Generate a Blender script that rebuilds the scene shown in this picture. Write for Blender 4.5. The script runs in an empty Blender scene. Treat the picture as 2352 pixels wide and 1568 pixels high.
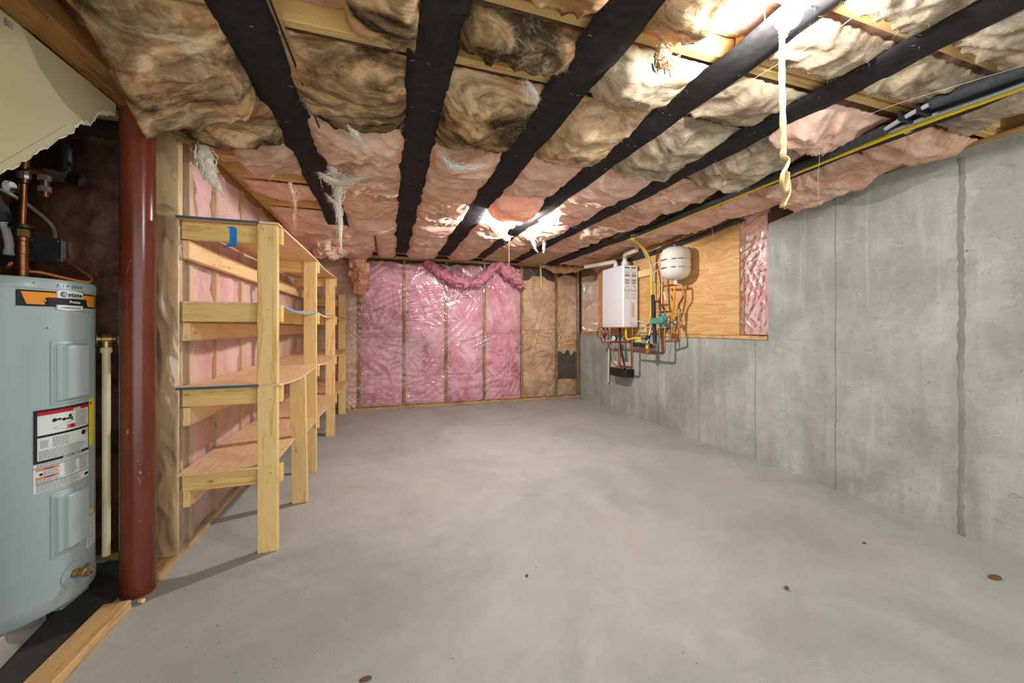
import bpy, bmesh, math, random
import numpy as np
from mathutils import Vector, Matrix, noise

random.seed(7)
scene = bpy.context.scene
C = scene.collection
D = bpy.data

# ------------------------------------------------------------------ camera
YAW = math.atan(283 / 870.0)
CAM_H = 1.1314
cam = D.cameras.new('camera')
cam.sensor_width = 36.0
cam.lens = 870.0 * 36.0 / 2352.0
cam.shift_y = -32.0 / 2352.0
cam.clip_start = 0.05
camo = D.objects.new('camera', cam)
C.objects.link(camo)
camo.location = (0, 0, CAM_H)
camo.rotation_euler = (math.pi / 2, 0, -YAW)
scene.camera = camo

# ------------------------------------------------------------------ light and exposure
world = D.worlds.new('world')
scene.world = world
world.use_nodes = True
world.node_tree.nodes['Background'].inputs[0].default_value = (0.95, 0.985, 1.0, 1)
world.node_tree.nodes['Background'].inputs[1].default_value = 1.4
scene.view_settings.view_transform = 'Standard'
scene.view_settings.look = 'None'
scene.view_settings.gamma = 1.0
scene.view_settings.exposure = 0.9
scene.view_settings.use_curve_mapping = False
BULB_NEAR = (1.105, 0.798, 2.036)
BULB_FAR = (1.08, 3.12, 2.06)
NEAR_STRENGTH = 480.0
FAR_STRENGTH = 1500.0

# ------------------------------------------------------------------ helpers
def lin(h):
    h = h.lstrip('#')
    out = []
    for i in (0, 2, 4):
        v = int(h[i:i + 2], 16) / 255.0
        out.append(v / 12.92 if v <= 0.04045 else ((v + 0.055) / 1.055) ** 2.4)
    return (out[0], out[1], out[2], 1.0)

def wloc(o):
    v = Vector((0, 0, 0))
    while o is not None:
        v = v + o.location
        o = o.parent
    return v

class MB:
    """collects geometry in world coordinates, build() links it as one mesh object"""
    def __init__(self):
        self.v = []
        self.f = []
    def add(self, verts, faces):
        n = len(self.v)
        self.v.extend([tuple(p) for p in verts])
        self.f.extend([tuple(i + n for i in f) for f in faces])
        return self
    def box(self, x0, x1, y0, y1, z0, z1):
        v = [(x0, y0, z0), (x1, y0, z0), (x1, y1, z0), (x0, y1, z0), (x0, y0, z1), (x1, y0, z1), (x1, y1, z1), (x0, y1, z1)]
        return self.add(v, [(0, 3, 2, 1), (4, 5, 6, 7), (0, 1, 5, 4), (1, 2, 6, 5), (2, 3, 7, 6), (3, 0, 4, 7)])
    def beam(self, p0, p1, w, h, up=(0, 0, 1)):
        """oriented box from p0 to p1 (centre line), w sideways, h along up"""
        p0, p1 = Vector(p0), Vector(p1)
        d = (p1 - p0).normalized()
        s = d.cross(Vector(up)).normalized()
        u = s.cross(d).normalized()
        v = []
        for p in (p0, p1):
            for a, b in ((-1, -1), (1, -1), (1, 1), (-1, 1)):
                v.append(p + s * (a * w / 2) + u * (b * h / 2))
        return self.add(v, [(0, 1, 2, 3), (7, 6, 5, 4), (0, 4, 5, 1), (1, 5, 6, 2), (2, 6, 7, 3), (3, 7, 4, 0)])
    def tube(self, pts, r, n=10, caps=True, flat=1.0):
        pts = [Vector(p) for p in pts]
        m = len(pts)
        rs = r if isinstance(r, (list, tuple)) else [r] * m
        t0 = (pts[1] - pts[0]).normalized()
        a = Vector((0, 0, 1)) if abs(t0.z) < 0.9 else Vector((1, 0, 0))
        s = t0.cross(a).normalized()
        rings = []
        base = len(self.v)
        for i, p in enumerate(pts):
            if i == 0: t = t0
            elif i == m - 1: t = (pts[i] - pts[i - 1]).normalized()
            else: t = ((pts[i] - pts[i - 1]).normalized() + (pts[i + 1] - pts[i]).normalized()).normalized()
            s = (s - t * s.dot(t)).normalized()
            u = t.cross(s)
            for k in range(n):
                ang = 2 * math.pi * k / n
                q = p + s * (math.cos(ang) * rs[i]) + u * (math.sin(ang) * rs[i] * flat)
                self.v.append(tuple(q))
        for i in range(m - 1):
            for k in range(n):
                a0 = base + i * n + k
                a1 = base + i * n + (k + 1) % n
                self.f.append((a0, a1, a1 + n, a0 + n))
        if caps:
            self.f.append(tuple(base + k for k in range(n))[::-1])
            self.f.append(tuple(base + (m - 1) * n + k for k in range(n)))
        return self
    def cyl(self, p0, p1, r, n=16, r1=None):
        return self.tube([p0, p1], [r, r if r1 is None else r1], n)
    def lathe(self, prof, origin, axis=(0, 0, 1), n=24, caps=True):
        """prof: list of (radius, height along axis)"""
        o = Vector(origin)
        ax = Vector(axis).normalized()
        a = Vector((1, 0, 0)) if abs(ax.x) < 0.9 else Vector((0, 1, 0))
        s = ax.cross(a).normalized()
        u = ax.cross(s)
        base = len(self.v)
        for r, h in prof:
            for k in range(n):
                ang = 2 * math.pi * k / n
                self.v.append(tuple(o + ax * h + s * (math.cos(ang) * r) + u * (math.sin(ang) * r)))
        for i in range(len(prof) - 1):
            for k in range(n):
                a0 = base + i * n + k
                a1 = base + i * n + (k + 1) % n
                self.f.append((a0, a1, a1 + n, a0 + n))
        if caps:
            self.f.append(tuple(base + k for k in range(n))[::-1])
            self.f.append(tuple(base + (len(prof) - 1) * n + k for k in range(n)))
        return self
    def sphere(self, c, r, n=12, sx=1, sy=1, sz=1):
        prof = [(max(1e-4, r * math.sin(math.pi * i / n)), -r * math.cos(math.pi * i / n)) for i in range(n + 1)]
        b = len(self.v)
        self.lathe(prof, (0, 0, 0), n=n * 2)
        for i in range(b, len(self.v)):
            x, y, z = self.v[i]
            self.v[i] = (c[0] + x * sx, c[1] + y * sy, c[2] + z * sz)
        return self
    def grid(self, nx, ny, fn):
        base = len(self.v)
        for j in range(ny + 1):
            for i in range(nx + 1):
                self.v.append(tuple(fn(i / nx, j / ny)))
        for j in range(ny):
            for i in range(nx):
                a = base + j * (nx + 1) + i
                self.f.append((a, a + 1, a + nx + 2, a + nx + 1))
        return self
    def build(self, name, mat, parent=None, smooth=False, bevel=0.0, base=False):
        co = np.array(self.v, dtype=np.float64)
        lo, hi = co.min(0), co.max(0)
        c = Vector(((lo[0] + hi[0]) / 2, (lo[1] + hi[1]) / 2, lo[2] if base else (lo[2] + hi[2]) / 2))
        me = D.meshes.new(name)
        me.from_pydata([(p[0] - c.x, p[1] - c.y, p[2] - c.z) for p in self.v], [], self.f)
        me.validate()
        if bevel > 0 or not smooth:
            bm = bmesh.new()
            bm.from_mesh(me)
            bmesh.ops.recalc_face_normals(bm, faces=bm.faces)
            if bevel > 0:
                bmesh.ops.bevel(bm, geom=bm.edges[:], offset=bevel, segments=1, affect='EDGES', clamp_overlap=True)
            bm.to_mesh(me)
            bm.free()
        if smooth:
            for p in me.polygons: p.use_smooth = True
            if smooth == 'auto':
                me.set_sharp_from_angle(angle=math.radians(40))
        me.materials.append(mat)
        o = D.objects.new(name, me)
        C.objects.link(o)
        if parent is not None:
            o.parent = parent
            o.location = c - wloc(parent)
        else:
            o.location = c
        return o

def tag(o, label, cat, group=None, kind=None):
    o['label'] = label
    o['category'] = cat
    if group: o['group'] = group
    if kind: o['kind'] = kind
    return o

def struct(o):
    o['kind'] = 'structure'
    return o

def thing(name, loc, label, cat, group=None):
    o = D.objects.new(name, None)
    o.empty_display_size = 0.1
    C.objects.link(o)
    o.location = loc
    return tag(o, label, cat, group)

def bend(pts, r=0.03, seg=5):
    """round the corners of a polyline"""
    pts = [Vector(p) for p in pts]
    out = [pts[0]]
    for i in range(1, len(pts) - 1):
        a, b, c = pts[i - 1], pts[i], pts[i + 1]
        d1, d2 = (a - b), (c - b)
        rr = min(r, d1.length * 0.45, d2.length * 0.45)
        p, q = b + d1.normalized() * rr, b + d2.normalized() * rr
        for k in range(seg + 1):
            t = k / seg
            out.append(p * (1 - t) ** 2 + b * 2 * t * (1 - t) + q * t ** 2)
    out.append(pts[-1])
    return out

def spline(pts, seg=8):
    """Catmull-Rom through points"""
    P = [Vector(p) for p in pts]
    P = [P[0] * 2 - P[1]] + P + [P[-1] * 2 - P[-2]]
    out = []
    for i in range(1, len(P) - 2):
        a, b, c, d = P[i - 1], P[i], P[i + 1], P[i + 2]
        for k in range(seg):
            t = k / seg
            out.append(0.5 * ((2 * b) + (c - a) * t + (2 * a - 5 * b + 4 * c - d) * t * t + (3 * b - a - 3 * c + d) * t ** 3))
    out.append(P[-2])
    return out

def sstep(a, b, x):
    t = min(1.0, max(0.0, (x - a) / (b - a)))
    return t * t * (3 - 2 * t)

# ------------------------------------------------------------------ materials
class NT:
    def __init__(self, name):
        self.m = D.materials.new(name)
        self.m.use_nodes = True
        self.t = self.m.node_tree
        self.b = self.t.nodes['Principled BSDF']
        self.out = self.t.nodes['Material Output']
    def n(self, kind, **kw):
        x = self.t.nodes.new(kind)
        for k, v in kw.items(): setattr(x, k, v)
        return x
    def l(self, a, b):
        self.t.links.new(a, b)
    def vec(self, scale=(1, 1, 1), rnd=True, rot=(0, 0, 0)):
        tc = self.n('ShaderNodeTexCoord')
        src = tc.outputs['Object']
        if rnd:
            oi = self.n('ShaderNodeObjectInfo')
            ml = self.n('ShaderNodeMath', operation='MULTIPLY'); ml.inputs[1].default_value = 37.0
            self.l(oi.outputs['Random'], ml.inputs[0])
            ad = self.n('ShaderNodeVectorMath', operation='ADD')
            self.l(src, ad.inputs[0]); self.l(ml.outputs[0], ad.inputs[1])
            src = ad.outputs[0]
        mp = self.n('ShaderNodeMapping')
        mp.inputs['Scale'].default_value = scale
        mp.inputs['Rotation'].default_value = rot
        self.l(src, mp.inputs['Vector'])
        return mp.outputs[0]
    def noise(self, vec, scale=5, detail=4, rough=0.55, dist=0.0):
        x = self.n('ShaderNodeTexNoise')
        x.inputs['Scale'].default_value = scale
        x.inputs['Detail'].default_value = detail
        x.inputs['Roughness'].default_value = rough
        x.inputs['Distortion'].default_value = dist
        self.l(vec, x.inputs['Vector'])
        return x.outputs['Fac']
    def voro(self, vec, scale=5, feature='F1', out='Distance', rand=1.0):
        x = self.n('ShaderNodeTexVoronoi', feature=feature)
        x.inputs['Scale'].default_value = scale
        x.inputs['Randomness'].default_value = rand
        self.l(vec, x.inputs['Vector'])
        return x.outputs[out]
    def ramp(self, fac, stops, interp='LINEAR'):
        x = self.n('ShaderNodeValToRGB')
        x.color_ramp.interpolation = interp
        e = x.color_ramp.elements
        while len(e) < len(stops): e.new(0.5)
        for i, (p, c) in enumerate(stops):
            e[i].position = p
            e[i].color = c if isinstance(c, tuple) else (lin(c) if isinstance(c, str) else (c, c, c, 1))
        self.l(fac, x.inputs['Fac'])
        return x.outputs['Color']
    def mix(self, fac, a, b, mode='MIX'):
        x = self.n('ShaderNodeMix', data_type='RGBA', blend_type=mode)
        for sock, val in ((x.inputs[0], fac), (x.inputs[6], a), (x.inputs[7], b)):
            if hasattr(val, 'is_linked') or hasattr(val, 'links'): self.l(val, sock)
            else: sock.default_value = lin(val) if isinstance(val, str) else val
        return x.outputs[2]
    def math(self, op, a, b=0.0):
        x = self.n('ShaderNodeMath', operation=op)
        for s, v in ((x.inputs[0], a), (x.inputs[1], b)):
            if isinstance(v, (int, float)): s.default_value = v
            else: self.l(v, s)
        return x.outputs[0]
    def bump(self, h, strength=0.3, dist=0.01):
        x = self.n('ShaderNodeBump')
        x.inputs['Strength'].default_value = strength
        x.inputs['Distance'].default_value = dist
        self.l(h, x.inputs['Height'])
        self.l(x.outputs[0], self.b.inputs['Normal'])
        return x.outputs[0]
    def base(self, col): 
        if isinstance(col, (str, tuple)): self.b.inputs['Base Color'].default_value = lin(col) if isinstance(col, str) else col
        else: self.l(col, self.b.inputs['Base Color'])
    def set(self, rough=0.5, metal=0.0, spec=0.5, coat=0.0):
        self.b.inputs['Roughness'].default_value = rough
        self.b.inputs['Metallic'].default_value = metal
        self.b.inputs['Specular IOR Level'].default_value = spec
        self.b.inputs['Coat Weight'].default_value = coat

def plain(name, col, rough=0.5, metal=0.0, spec=0.5, var=0.12, scale=9, coat=0.0):
    t = NT(name)
    v = t.vec()
    f = t.noise(v, scale, 4, 0.6)
    c = lin(col)
    lo = tuple(x * (1 - var) for x in c[:3]) + (1,)
    hi = tuple(min(1, x * (1 + var)) for x in c[:3]) + (1,)
    t.base(t.ramp(f, [(0.3, lo), (0.7, hi)]))
    t.set(rough, metal, spec, coat)
    return t.m

def wood(name, light, dark, axis='X', knots=True, scale=1.0, rough=0.6, dirt=0.0):
    t = NT(name)
    st = {'X': (1.2, 14, 14), 'Y': (14, 1.2, 14), 'Z': (14, 14, 1.2)}[axis]
    v = t.vec(tuple(s * scale for s in st))
    g1 = t.noise(v, 2.2, 5, 0.6, 0.8)
    g2 = t.noise(v, 9, 3, 0.5, 0.3)
    col = t.ramp(g1, [(0.25, light), (0.55, light), (0.62, dark), (0.7, light), (0.85, dark)])
    col = t.mix(t.ramp(g2, [(0.35, 0.0), (0.75, 0.35)]), col, dark)
    if knots:
        st2 = {'X': (1, 2.0, 2.0), 'Y': (2.0, 1, 2.0), 'Z': (2.0, 2.0, 1)}[axis]
        kv = t.vec(tuple(s * 1.5 for s in st2))
        k = t.voro(kv, 4.2)
        col = t.mix(t.ramp(k, [(0.05, 1.0), (0.09, 0.0)]), col, '5a3818')
        col = t.mix(t.ramp(k, [(0.08, 0.5), (0.2, 0.0)]), col, dark)
    if dirt > 0:
        dn = t.noise(t.vec((1, 1, 1)), 6, 5, 0.65, 0.5)
        col = t.mix(t.ramp(dn, [(0.5, 0.0), (0.72, dirt)]), col, '54442c')
    t.base(col)
    t.set(rough, 0, 0.3)
    t.bump(g1, 0.12, 0.004)
    return t.m

def fluff(name, c1, c2, c3, dirt='352d22', amount=0.5, dlo=0.46, scale=1.0, stretch=(1.0, 1.9, 1.5), trans=0.15, pale='e9dcc2', pale_amt=0.5):
    """glass wool: soft mottled fibres, pale strands, soot in patches of its own"""
    t = NT(name)
    v = t.vec(tuple(s * scale for s in stretch))
    big = t.noise(v, 2.4, 5, 0.55, 1.0)
    col = t.ramp(big, [(0.28, c1), (0.48, c2), (0.70, c3)])
    med = t.noise(v, 7.5, 5, 0.6, 2.2)
    col = t.mix(t.ramp(med, [(0.50, 0.0), (0.72, pale_amt)]), col, pale)
    col = t.mix(t.ramp(med, [(0.28, 0.40), (0.46, 0.0)]), col, c1)
    if amount > 0:
        dv = t.vec(tuple(s * scale for s in (1.2, 2.6, 2.0)), rot=(0.2, 0.1, 0.45))
        d = t.noise(dv, 1.9, 7, 0.62, 1.3)
        col = t.mix(t.ramp(d, [(dlo, 0.0), (dlo + 0.09, amount * 0.6), (dlo + 0.2, amount)]), col, dirt)
        d2 = t.noise(dv, 6.5, 5, 0.6, 2.0)
        col = t.mix(t.ramp(d2, [(0.56, 0.0), (0.70, amount * 0.5)]), col, dirt)
    # thin strands: lines where a twisted noise crosses its middle value
    sv = t.vec(tuple(s * scale for s in (2.2, 3.6, 3.0)), rot=(0.3, 0.2, 0.6))
    sn = t.noise(sv, 3.2, 3, 0.5, 3.2)
    line = t.ramp(t.math('ABSOLUTE', t.math('SUBTRACT', sn, 0.5)), [(0.0, 1.0), (0.05, 0.0)])
    sm = t.math('MULTIPLY', line, t.ramp(med, [(0.42, 0.0), (0.6, 0.16)]))
    col = t.mix(sm, col, pale)
    t.base(col)
    t.set(1.0, 0, 0.0)
    fib = t.noise(t.vec((16 * scale, 42 * scale, 30 * scale), rot=(0, 0, 0.5)), 2.0, 4, 0.6, 1.5)
    h = t.math('ADD', t.math('MULTIPLY', fib, 0.22), t.math('ADD', t.math('MULTIPLY', med, 0.8), t.math('MULTIPLY', sm, 0.25)))
    nrm = t.bump(h, 0.38, 0.016)
    tr = t.n('ShaderNodeBsdfTranslucent')
    t.l(col, tr.inputs['Color'])
    t.l(nrm, tr.inputs['Normal'])
    mx = t.n('ShaderNodeMixShader')
    mx.inputs[0].default_value = trans
    t.l(t.b.outputs[0], mx.inputs[1])
    t.l(tr.outputs[0], mx.inputs[2])
    t.l(mx.outputs[0], t.out.inputs['Surface'])
    return t.m

def poly_sheet(name, haze=0.10, rough=0.10, tint='ffffff', gloss=1.0, crinkle=0.25):
    """clear plastic film: mostly transparent, glossy on its creases, slightly milky"""
    t = NT(name)
    nt = t.t
    nt.nodes.remove(t.b)
    v = t.vec((1, 1, 1), rnd=False)
    hz = t.noise(v, 5, 5, 0.65, 0.6)
    tr = t.n('ShaderNodeBsdfTransparent'); tr.inputs[0].default_value = lin(tint)
    df = t.n('ShaderNodeBsdfDiffuse'); df.inputs[0].default_value = (0.85, 0.83, 0.8, 1)
    gl = t.n('ShaderNodeBsdfGlossy'); gl.inputs[0].default_value = (1, 1, 1, 1); gl.inputs['Roughness'].default_value = rough
    bp = t.n('ShaderNodeBump'); bp.inputs['Strength'].default_value = crinkle; bp.inputs['Distance'].default_value = 0.01
    cr = t.noise(t.vec((1, 1, 0.6), rnd=False), 22, 4, 0.6, 1.5)
    t.l(cr, bp.inputs['Height'])
    t.l(bp.outputs[0], gl.inputs['Normal'])
    fr = t.n('ShaderNodeFresnel'); fr.inputs['IOR'].default_value = 1.5
    m1 = t.n('ShaderNodeMixShader')
    t.l(t.math('MULTIPLY', t.ramp(hz, [(0.3, 0.35), (0.75, 1.6)]), haze), m1.inputs[0])
    t.l(tr.outputs[0], m1.inputs[1]); t.l(df.outputs[0], m1.inputs[2])
    m2 = t.n('ShaderNodeMixShader')
    t.l(t.math('MULTIPLY', t.math('ADD', fr.outputs[0], 0.015), gloss), m2.inputs[0])
    t.l(m1.outputs[0], m2.inputs[1]); t.l(gl.outputs[0], m2.inputs[2])
    t.l(m2.outputs[0], t.out.inputs['Surface'])
    return t.m

def concrete(name, c1, c2, c3, pits=True, rough=0.85, spec=0.25, warm=None, scale=1.0, streak=False):
    t = NT(name)
    v = t.vec((scale,) * 3, rnd=False)
    big = t.noise(v, 1.1, 6, 0.6, 0.7)
    mid = t.noise(v, 6, 6, 0.65, 0.4)
    col = t.ramp(big, [(0.3, c1), (0.5, c2), (0.72, c3)])
    col = t.mix(t.ramp(mid, [(0.35, 0.35), (0.6, 0.0)]), col, c1)
    col = t.mix(t.ramp(mid, [(0.55, 0.0), (0.8, 0.45)]), col, c3)
    if warm:
        w = t.noise(t.vec((0.7, 0.7, 0.7), rnd=False), 1.7, 4, 0.5, 0.3)
        col = t.mix(t.ramp(w, [(0.45, 0.0), (0.75, 0.6)]), col, warm)
    if streak:
        sv = t.noise(t.vec((5, 5, 0.55), rnd=False), 1.6, 6, 0.65, 0.5)
        col = t.mix(t.ramp(sv, [(0.52, 0.0), (0.70, 0.5)]), col, '8a8a76')
        col = t.mix(t.ramp(sv, [(0.28, 0.45), (0.44, 0.0)]), col, 'd2d4cf')
        blot = t.noise(t.vec((1, 1, 1.6), rnd=False), 16, 5, 0.7, 0.8)
        col = t.mix(t.ramp(blot, [(0.58, 0.0), (0.72, 0.55)]), col, '75756a')
        col = t.mix(t.ramp(blot, [(0.26, 0.5), (0.40, 0.0)]), col, 'd0d2cc')
    fine = t.noise(v, 120, 3, 0.6)
    col = t.mix(t.ramp(fine, [(0.3, 0.22), (0.5, 0.0)]), col, c1)
    h = fine
    if pits:
        p = t.voro(t.vec((1, 1, 1.35), rnd=False), 26)
        sel = t.noise(v, 9, 2, 0.5)
        pm = t.math('MULTIPLY', t.ramp(p, [(0.05, 1.0), (0.11, 0.0)]), t.ramp(sel, [(0.52, 0.0), (0.6, 1.0)]))
        col = t.mix(t.math('MULTIPLY', pm, 0.75), col, '5d5a50')
        p2 = t.voro(t.vec((1, 1, 1), rnd=False), 70)
        sel2 = t.noise(v, 14, 2, 0.5)
        pm2 = t.math('MULTIPLY', t.ramp(p2, [(0.10, 1.0), (0.2, 0.0)]), t.ramp(sel2, [(0.52, 0.0), (0.58, 1.0)]))
        col = t.mix(t.math('MULTIPLY', pm2, 0.6), col, '5f5c52')
        h = t.math('SUBTRACT', t.math('MULTIPLY', fine, 0.25), t.math('ADD', pm, pm2))
    t.base(col)
    t.set(rough, 0, spec)
    t.bump(h, 0.35, 0.006)
    return t.m

M = {}
M['joist'] = wood('joist_wood', 'dcb878', 'b98a45', 'X', scale=1.0)
M['stud'] = wood('stud_wood', 'e0c090', 'bf955c', 'Z', dirt=0.3)
M['stud_far'] = wood('dirty_stud_wood', 'a98252', '765632', 'Z', dirt=0.9)
M['stud_y'] = wood('plate_wood', 'd2ab72', 'a97f48', 'Y', dirt=0.5)
M['plate_x'] = wood('plate_wood_far', 'c9a56e', '9b7744', 'X', dirt=0.5)
M['shelf_z'] = wood('shelf_leg_wood', 'e6c688', 'cfa25c', 'Z')
M['shelf_x'] = wood('shelf_rail_wood', 'e2c07c', 'c99a52', 'X')
M['shelf_y'] = wood('ledger_wood', 'e8c492', 'd6a86c', 'Y')
M['beam'] = wood('girder_wood', '9a6d38', '5f3f1c', 'Y', dirt=0.8)
M['white_paint'] = plain('white_enamel', 'dfdde0', 0.3, 0, 0.5, 0.02)
M['copper'] = plain('copper', 'ad7150', 0.28, 0.95, 0.5, 0.25, 14)
M['copper_old'] = plain('copper_tarnished', '8a5a3c', 0.38, 0.9, 0.5, 0.4, 18)
M['brass'] = plain('brass', 'a48858', 0.4, 0.85, 0.5, 0.25, 18)
M['steel'] = plain('zinc_steel', 'b9b9b8', 0.3, 0.9, 0.5, 0.15, 20)
M['chrome'] = plain('chrome', 'd8d8d8', 0.15, 1.0, 0.5, 0.05)
M['black'] = plain('black_plastic', '1b1b1c', 0.45, 0, 0.4, 0.3)
M['foam'] = plain('black_foam', '36383b', 0.75, 0, 0.25, 0.3, 40)
M['yellow'] = plain('yellow_plastic', 'e6c415', 0.4, 0, 0.4, 0.08)
M['pex_grey'] = plain('grey_pex', 'a9acae', 0.35, 0, 0.5, 0.05)
M['pex_white'] = plain('white_pex', 'dcdcd6', 0.35, 0, 0.5, 0.05)
M['pvc'] = plain('cream_pvc', 'dccfa6', 0.4, 0, 0.4, 0.08)
M['pvc_white'] = plain('white_pvc', 'd9d4cc', 0.4, 0, 0.4, 0.05)
M['orange'] = plain('orange_pex', 'e08a22', 0.4, 0, 0.4, 0.06)
M['orange_wire'] = plain('orange_cable', 'c8762c', 0.45, 0, 0.4, 0.1)
M['green'] = plain('green_pump_paint', '4f8f7e', 0.45, 0, 0.4, 0.15)
M['cream'] = plain('cream_enamel', 'cfcabb', 0.28, 0, 0.5, 0.03)
M['red'] = plain('red_handle', 'b5382c', 0.5, 0, 0.4, 0.15)
M['ink'] = plain('black_ink', '1d1d1c', 0.6, 0, 0.3, 0.05)
M['ink_grey'] = plain('grey_ink', '5d605d', 0.6, 0, 0.3, 0.05)
M['label_white'] = plain('label_paper', 'cfd5d0', 0.45, 0, 0.35, 0.03)
M['label_red'] = plain('label_red', 'b3151c', 0.45, 0, 0.35, 0.03)
M['label_orange'] = plain('label_orange', 'e08a12', 0.4, 0, 0.4, 0.03)
M['label_warn'] = plain('label_warning_orange', 'd9792b', 0.4, 0, 0.4, 0.03)
M['label_yellow'] = plain('label_yellow', 'e8d51c', 0.45, 0, 0.35, 0.03)
M['label_blue'] = plain('label_blue', '1b3f7a', 0.45, 0, 0.35, 0.03)
M['label_cyan'] = plain('label_light_blue', '3a9fc4', 0.45, 0, 0.35, 0.03)
M['beige'] = plain('beige_plastic', 'cdc4ae', 0.5, 0, 0.35, 0.05)
M['tape'] = plain('blue_tape', '1c7cc8', 0.5, 0, 0.35, 0.12)
M['teal_edge'] = plain('dark_teal_edge', '3d5d64', 0.6, 0, 0.3, 0.15)
M['blue_edge'] = plain('blue_painted_edge', '6b9cab', 0.6, 0, 0.3, 0.15)
M['rope'] = plain('cotton_cord', 'd9bd8c', 0.85, 0, 0.15, 0.2, 60)
M['thread'] = plain('thin_wire', 'b59a7c', 0.6, 0, 0.3, 0.1)
M['porcelain'] = plain('porcelain', 'e8e4dc', 0.35, 0, 0.5, 0.03)
M['kraft'] = plain('kraft_facing', 'b79a76', 0.8, 0, 0.2, 0.12)
M['dark_sheathing'] = plain('dark_sheathing', '5b4a3a', 0.9, 0, 0.15, 0.3)

def strap_material():
    t = NT('black_felt')
    v = t.vec()
    f = t.noise(v, 30, 4, 0.6)
    col = t.ramp(f, [(0.3, '1f1d1d'), (0.7, '302d2c')])
    lint = t.voro(t.vec((1, 1, 1)), 38)
    sel = t.noise(v, 21, 1, 0.5)
    lm = t.math('MULTIPLY', t.ramp(lint, [(0.03, 1.0), (0.06, 0.0)]), t.ramp(sel, [(0.55, 0.0), (0.6, 0.6)]))
    col = t.mix(lm, col, 'a09a90')
    t.base(col)
    t.set(0.8, 0, 0.18)
    t.bump(t.noise(v, 150, 2, 0.5), 0.15, 0.002)
    return t.m
M['felt'] = strap_material()

def plywood_material(name, light, dark, scale=(1, 1, 1), rough=0.6):
    t = NT(name)
    v = t.vec(scale)
    a = t.noise(v, 1.3, 4, 0.55, 1.6)
    band = t.ramp(a, [(0.30, 0.15), (0.40, 0.75), (0.46, 0.2), (0.52, 0.85), (0.57, 0.1), (0.66, 0.7), (0.75, 0.0)])
    col = t.mix(band, light, dark)
    fine = t.noise(t.vec(tuple(s * 7 for s in scale)), 3, 5, 0.6, 0.6)
    col = t.mix(t.ramp(fine, [(0.42, 0.0), (0.75, 0.45)]), col, dark)
    col = t.mix(t.ramp(fine, [(0.25, 0.5), (0.42, 0.0)]), col, light)
    t.base(col)
    t.set(rough, 0, 0.3)
    t.bump(fine, 0.06, 0.003)
    return t.m
M['plywood'] = plywood_material('plywood_panel', 'dcb27c', 'bf8a4c', (1, 0.6, 5.0))
M['osb_top'] = plywood_material('shelf_plywood', 'ecc8a0', 'd3a77a', (5.0, 0.8, 1))

M['concrete_wall'] = concrete('poured_concrete', '87897f', 'a9aba3', 'c2c5bf', streak=True)
M['concrete_seam'] = concrete('concrete_seam', '6f6f66', '88887f', '9d9d95')
M['concrete_floor'] = concrete('concrete_floor', '94958f', 'aaaba6', 'b9bab6', pits=False, rough=0.6, spec=0.3, warm='aaa398')
M['concrete_pad'] = concrete('concrete_pad', '98958a', 'aeaa9e', 'c0bdb2')
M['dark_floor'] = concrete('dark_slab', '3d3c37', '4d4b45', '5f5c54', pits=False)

M['wool_tan'] = fluff('sooty_tan_wool', 'b98a62', 'd3ac82', 'e2c49d', amount=0.85, pale='f3e8d2', pale_amt=.6)
M['wool_soot'] = fluff('heavily_sooty_wool', 'b4845a', 'd2a878', 'e2c298', dirt='2f291d', amount=0.95, dlo=0.41, pale='eadcbc', pale_amt=.55)
M['wool_grey'] = fluff('grey_tan_wool', 'ab9276', 'c2ab8e', 'd4c3a8', amount=0.6, pale='e8dfcc')
M['wool_peach'] = fluff('peach_wool', 'e0a488', 'efbfa6', 'f5d2be', amount=0.2, dlo=.5, pale='fdf0e4', pale_amt=.6)
M['wool_pink_tan'] = fluff('dusty_pink_wool', 'd29a7e', 'e6b698', 'f0ccb4', amount=0.45, dlo=.49, pale='f6e8d8', pale_amt=.6)
M['wool_rose'] = fluff('rose_pink_wool', 'd07f8c', 'eaa5ae', 'f6c8cc', amount=0.28, dlo=0.53, pale='e9bcc0', stretch=(1.6, 1.6, 1.2))
M['wool_rose_torn'] = fluff('torn_rose_wool', 'c8707e', 'dd8f9b', 'ecaeb5', amount=0.2, scale=2.2, pale='e5b0b4')
M['wool_wall_tan'] = fluff('tan_wall_wool', 'd39e72', 'e8ba8e', 'f1ceaa', amount=0.3, stretch=(1.6, 1.6, 1.0), pale='efd9ba')
M['wool_wall_pink'] = fluff('pale_pink_wall_wool', 'e6a49c', 'f2c0b6', 'f8d6cc', amount=0.1, stretch=(1.6, 1.6, 0.8), pale='f3dbd0')
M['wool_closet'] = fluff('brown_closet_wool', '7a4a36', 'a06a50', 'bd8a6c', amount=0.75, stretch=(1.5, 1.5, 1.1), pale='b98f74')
M['wool_white'] = fluff('white_torn_wool', 'e6d8c2', 'f3ebdc', 'fbf6ee', amount=0.08, pale='ffffff', trans=0.3)
M['wool_orange'] = fluff('orange_wool', 'dd9474', 'eeae8c', 'f5c4a6', amount=0.15, scale=2.0, pale='f3cfb2')
M['poly'] = poly_sheet('clear_plastic_film', 0.03, 0.13, gloss=0.75, crinkle=0.12)
M['poly_left'] = poly_sheet('milky_plastic_film', 0.10, 0.2, gloss=0.6)
M['poly_thin'] = poly_sheet('loose_plastic_film', 0.03, 0.14, gloss=0.9)
M['poly_closet'] = poly_sheet('closet_plastic_film', 0.015, 0.2)

# ================================================================== SETTING
XL, XR, YF = -0.97, 2.967, 5.50        # left wall face, right wall face, far wall face
ZJ = 2.126                              # underside of joists

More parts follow.
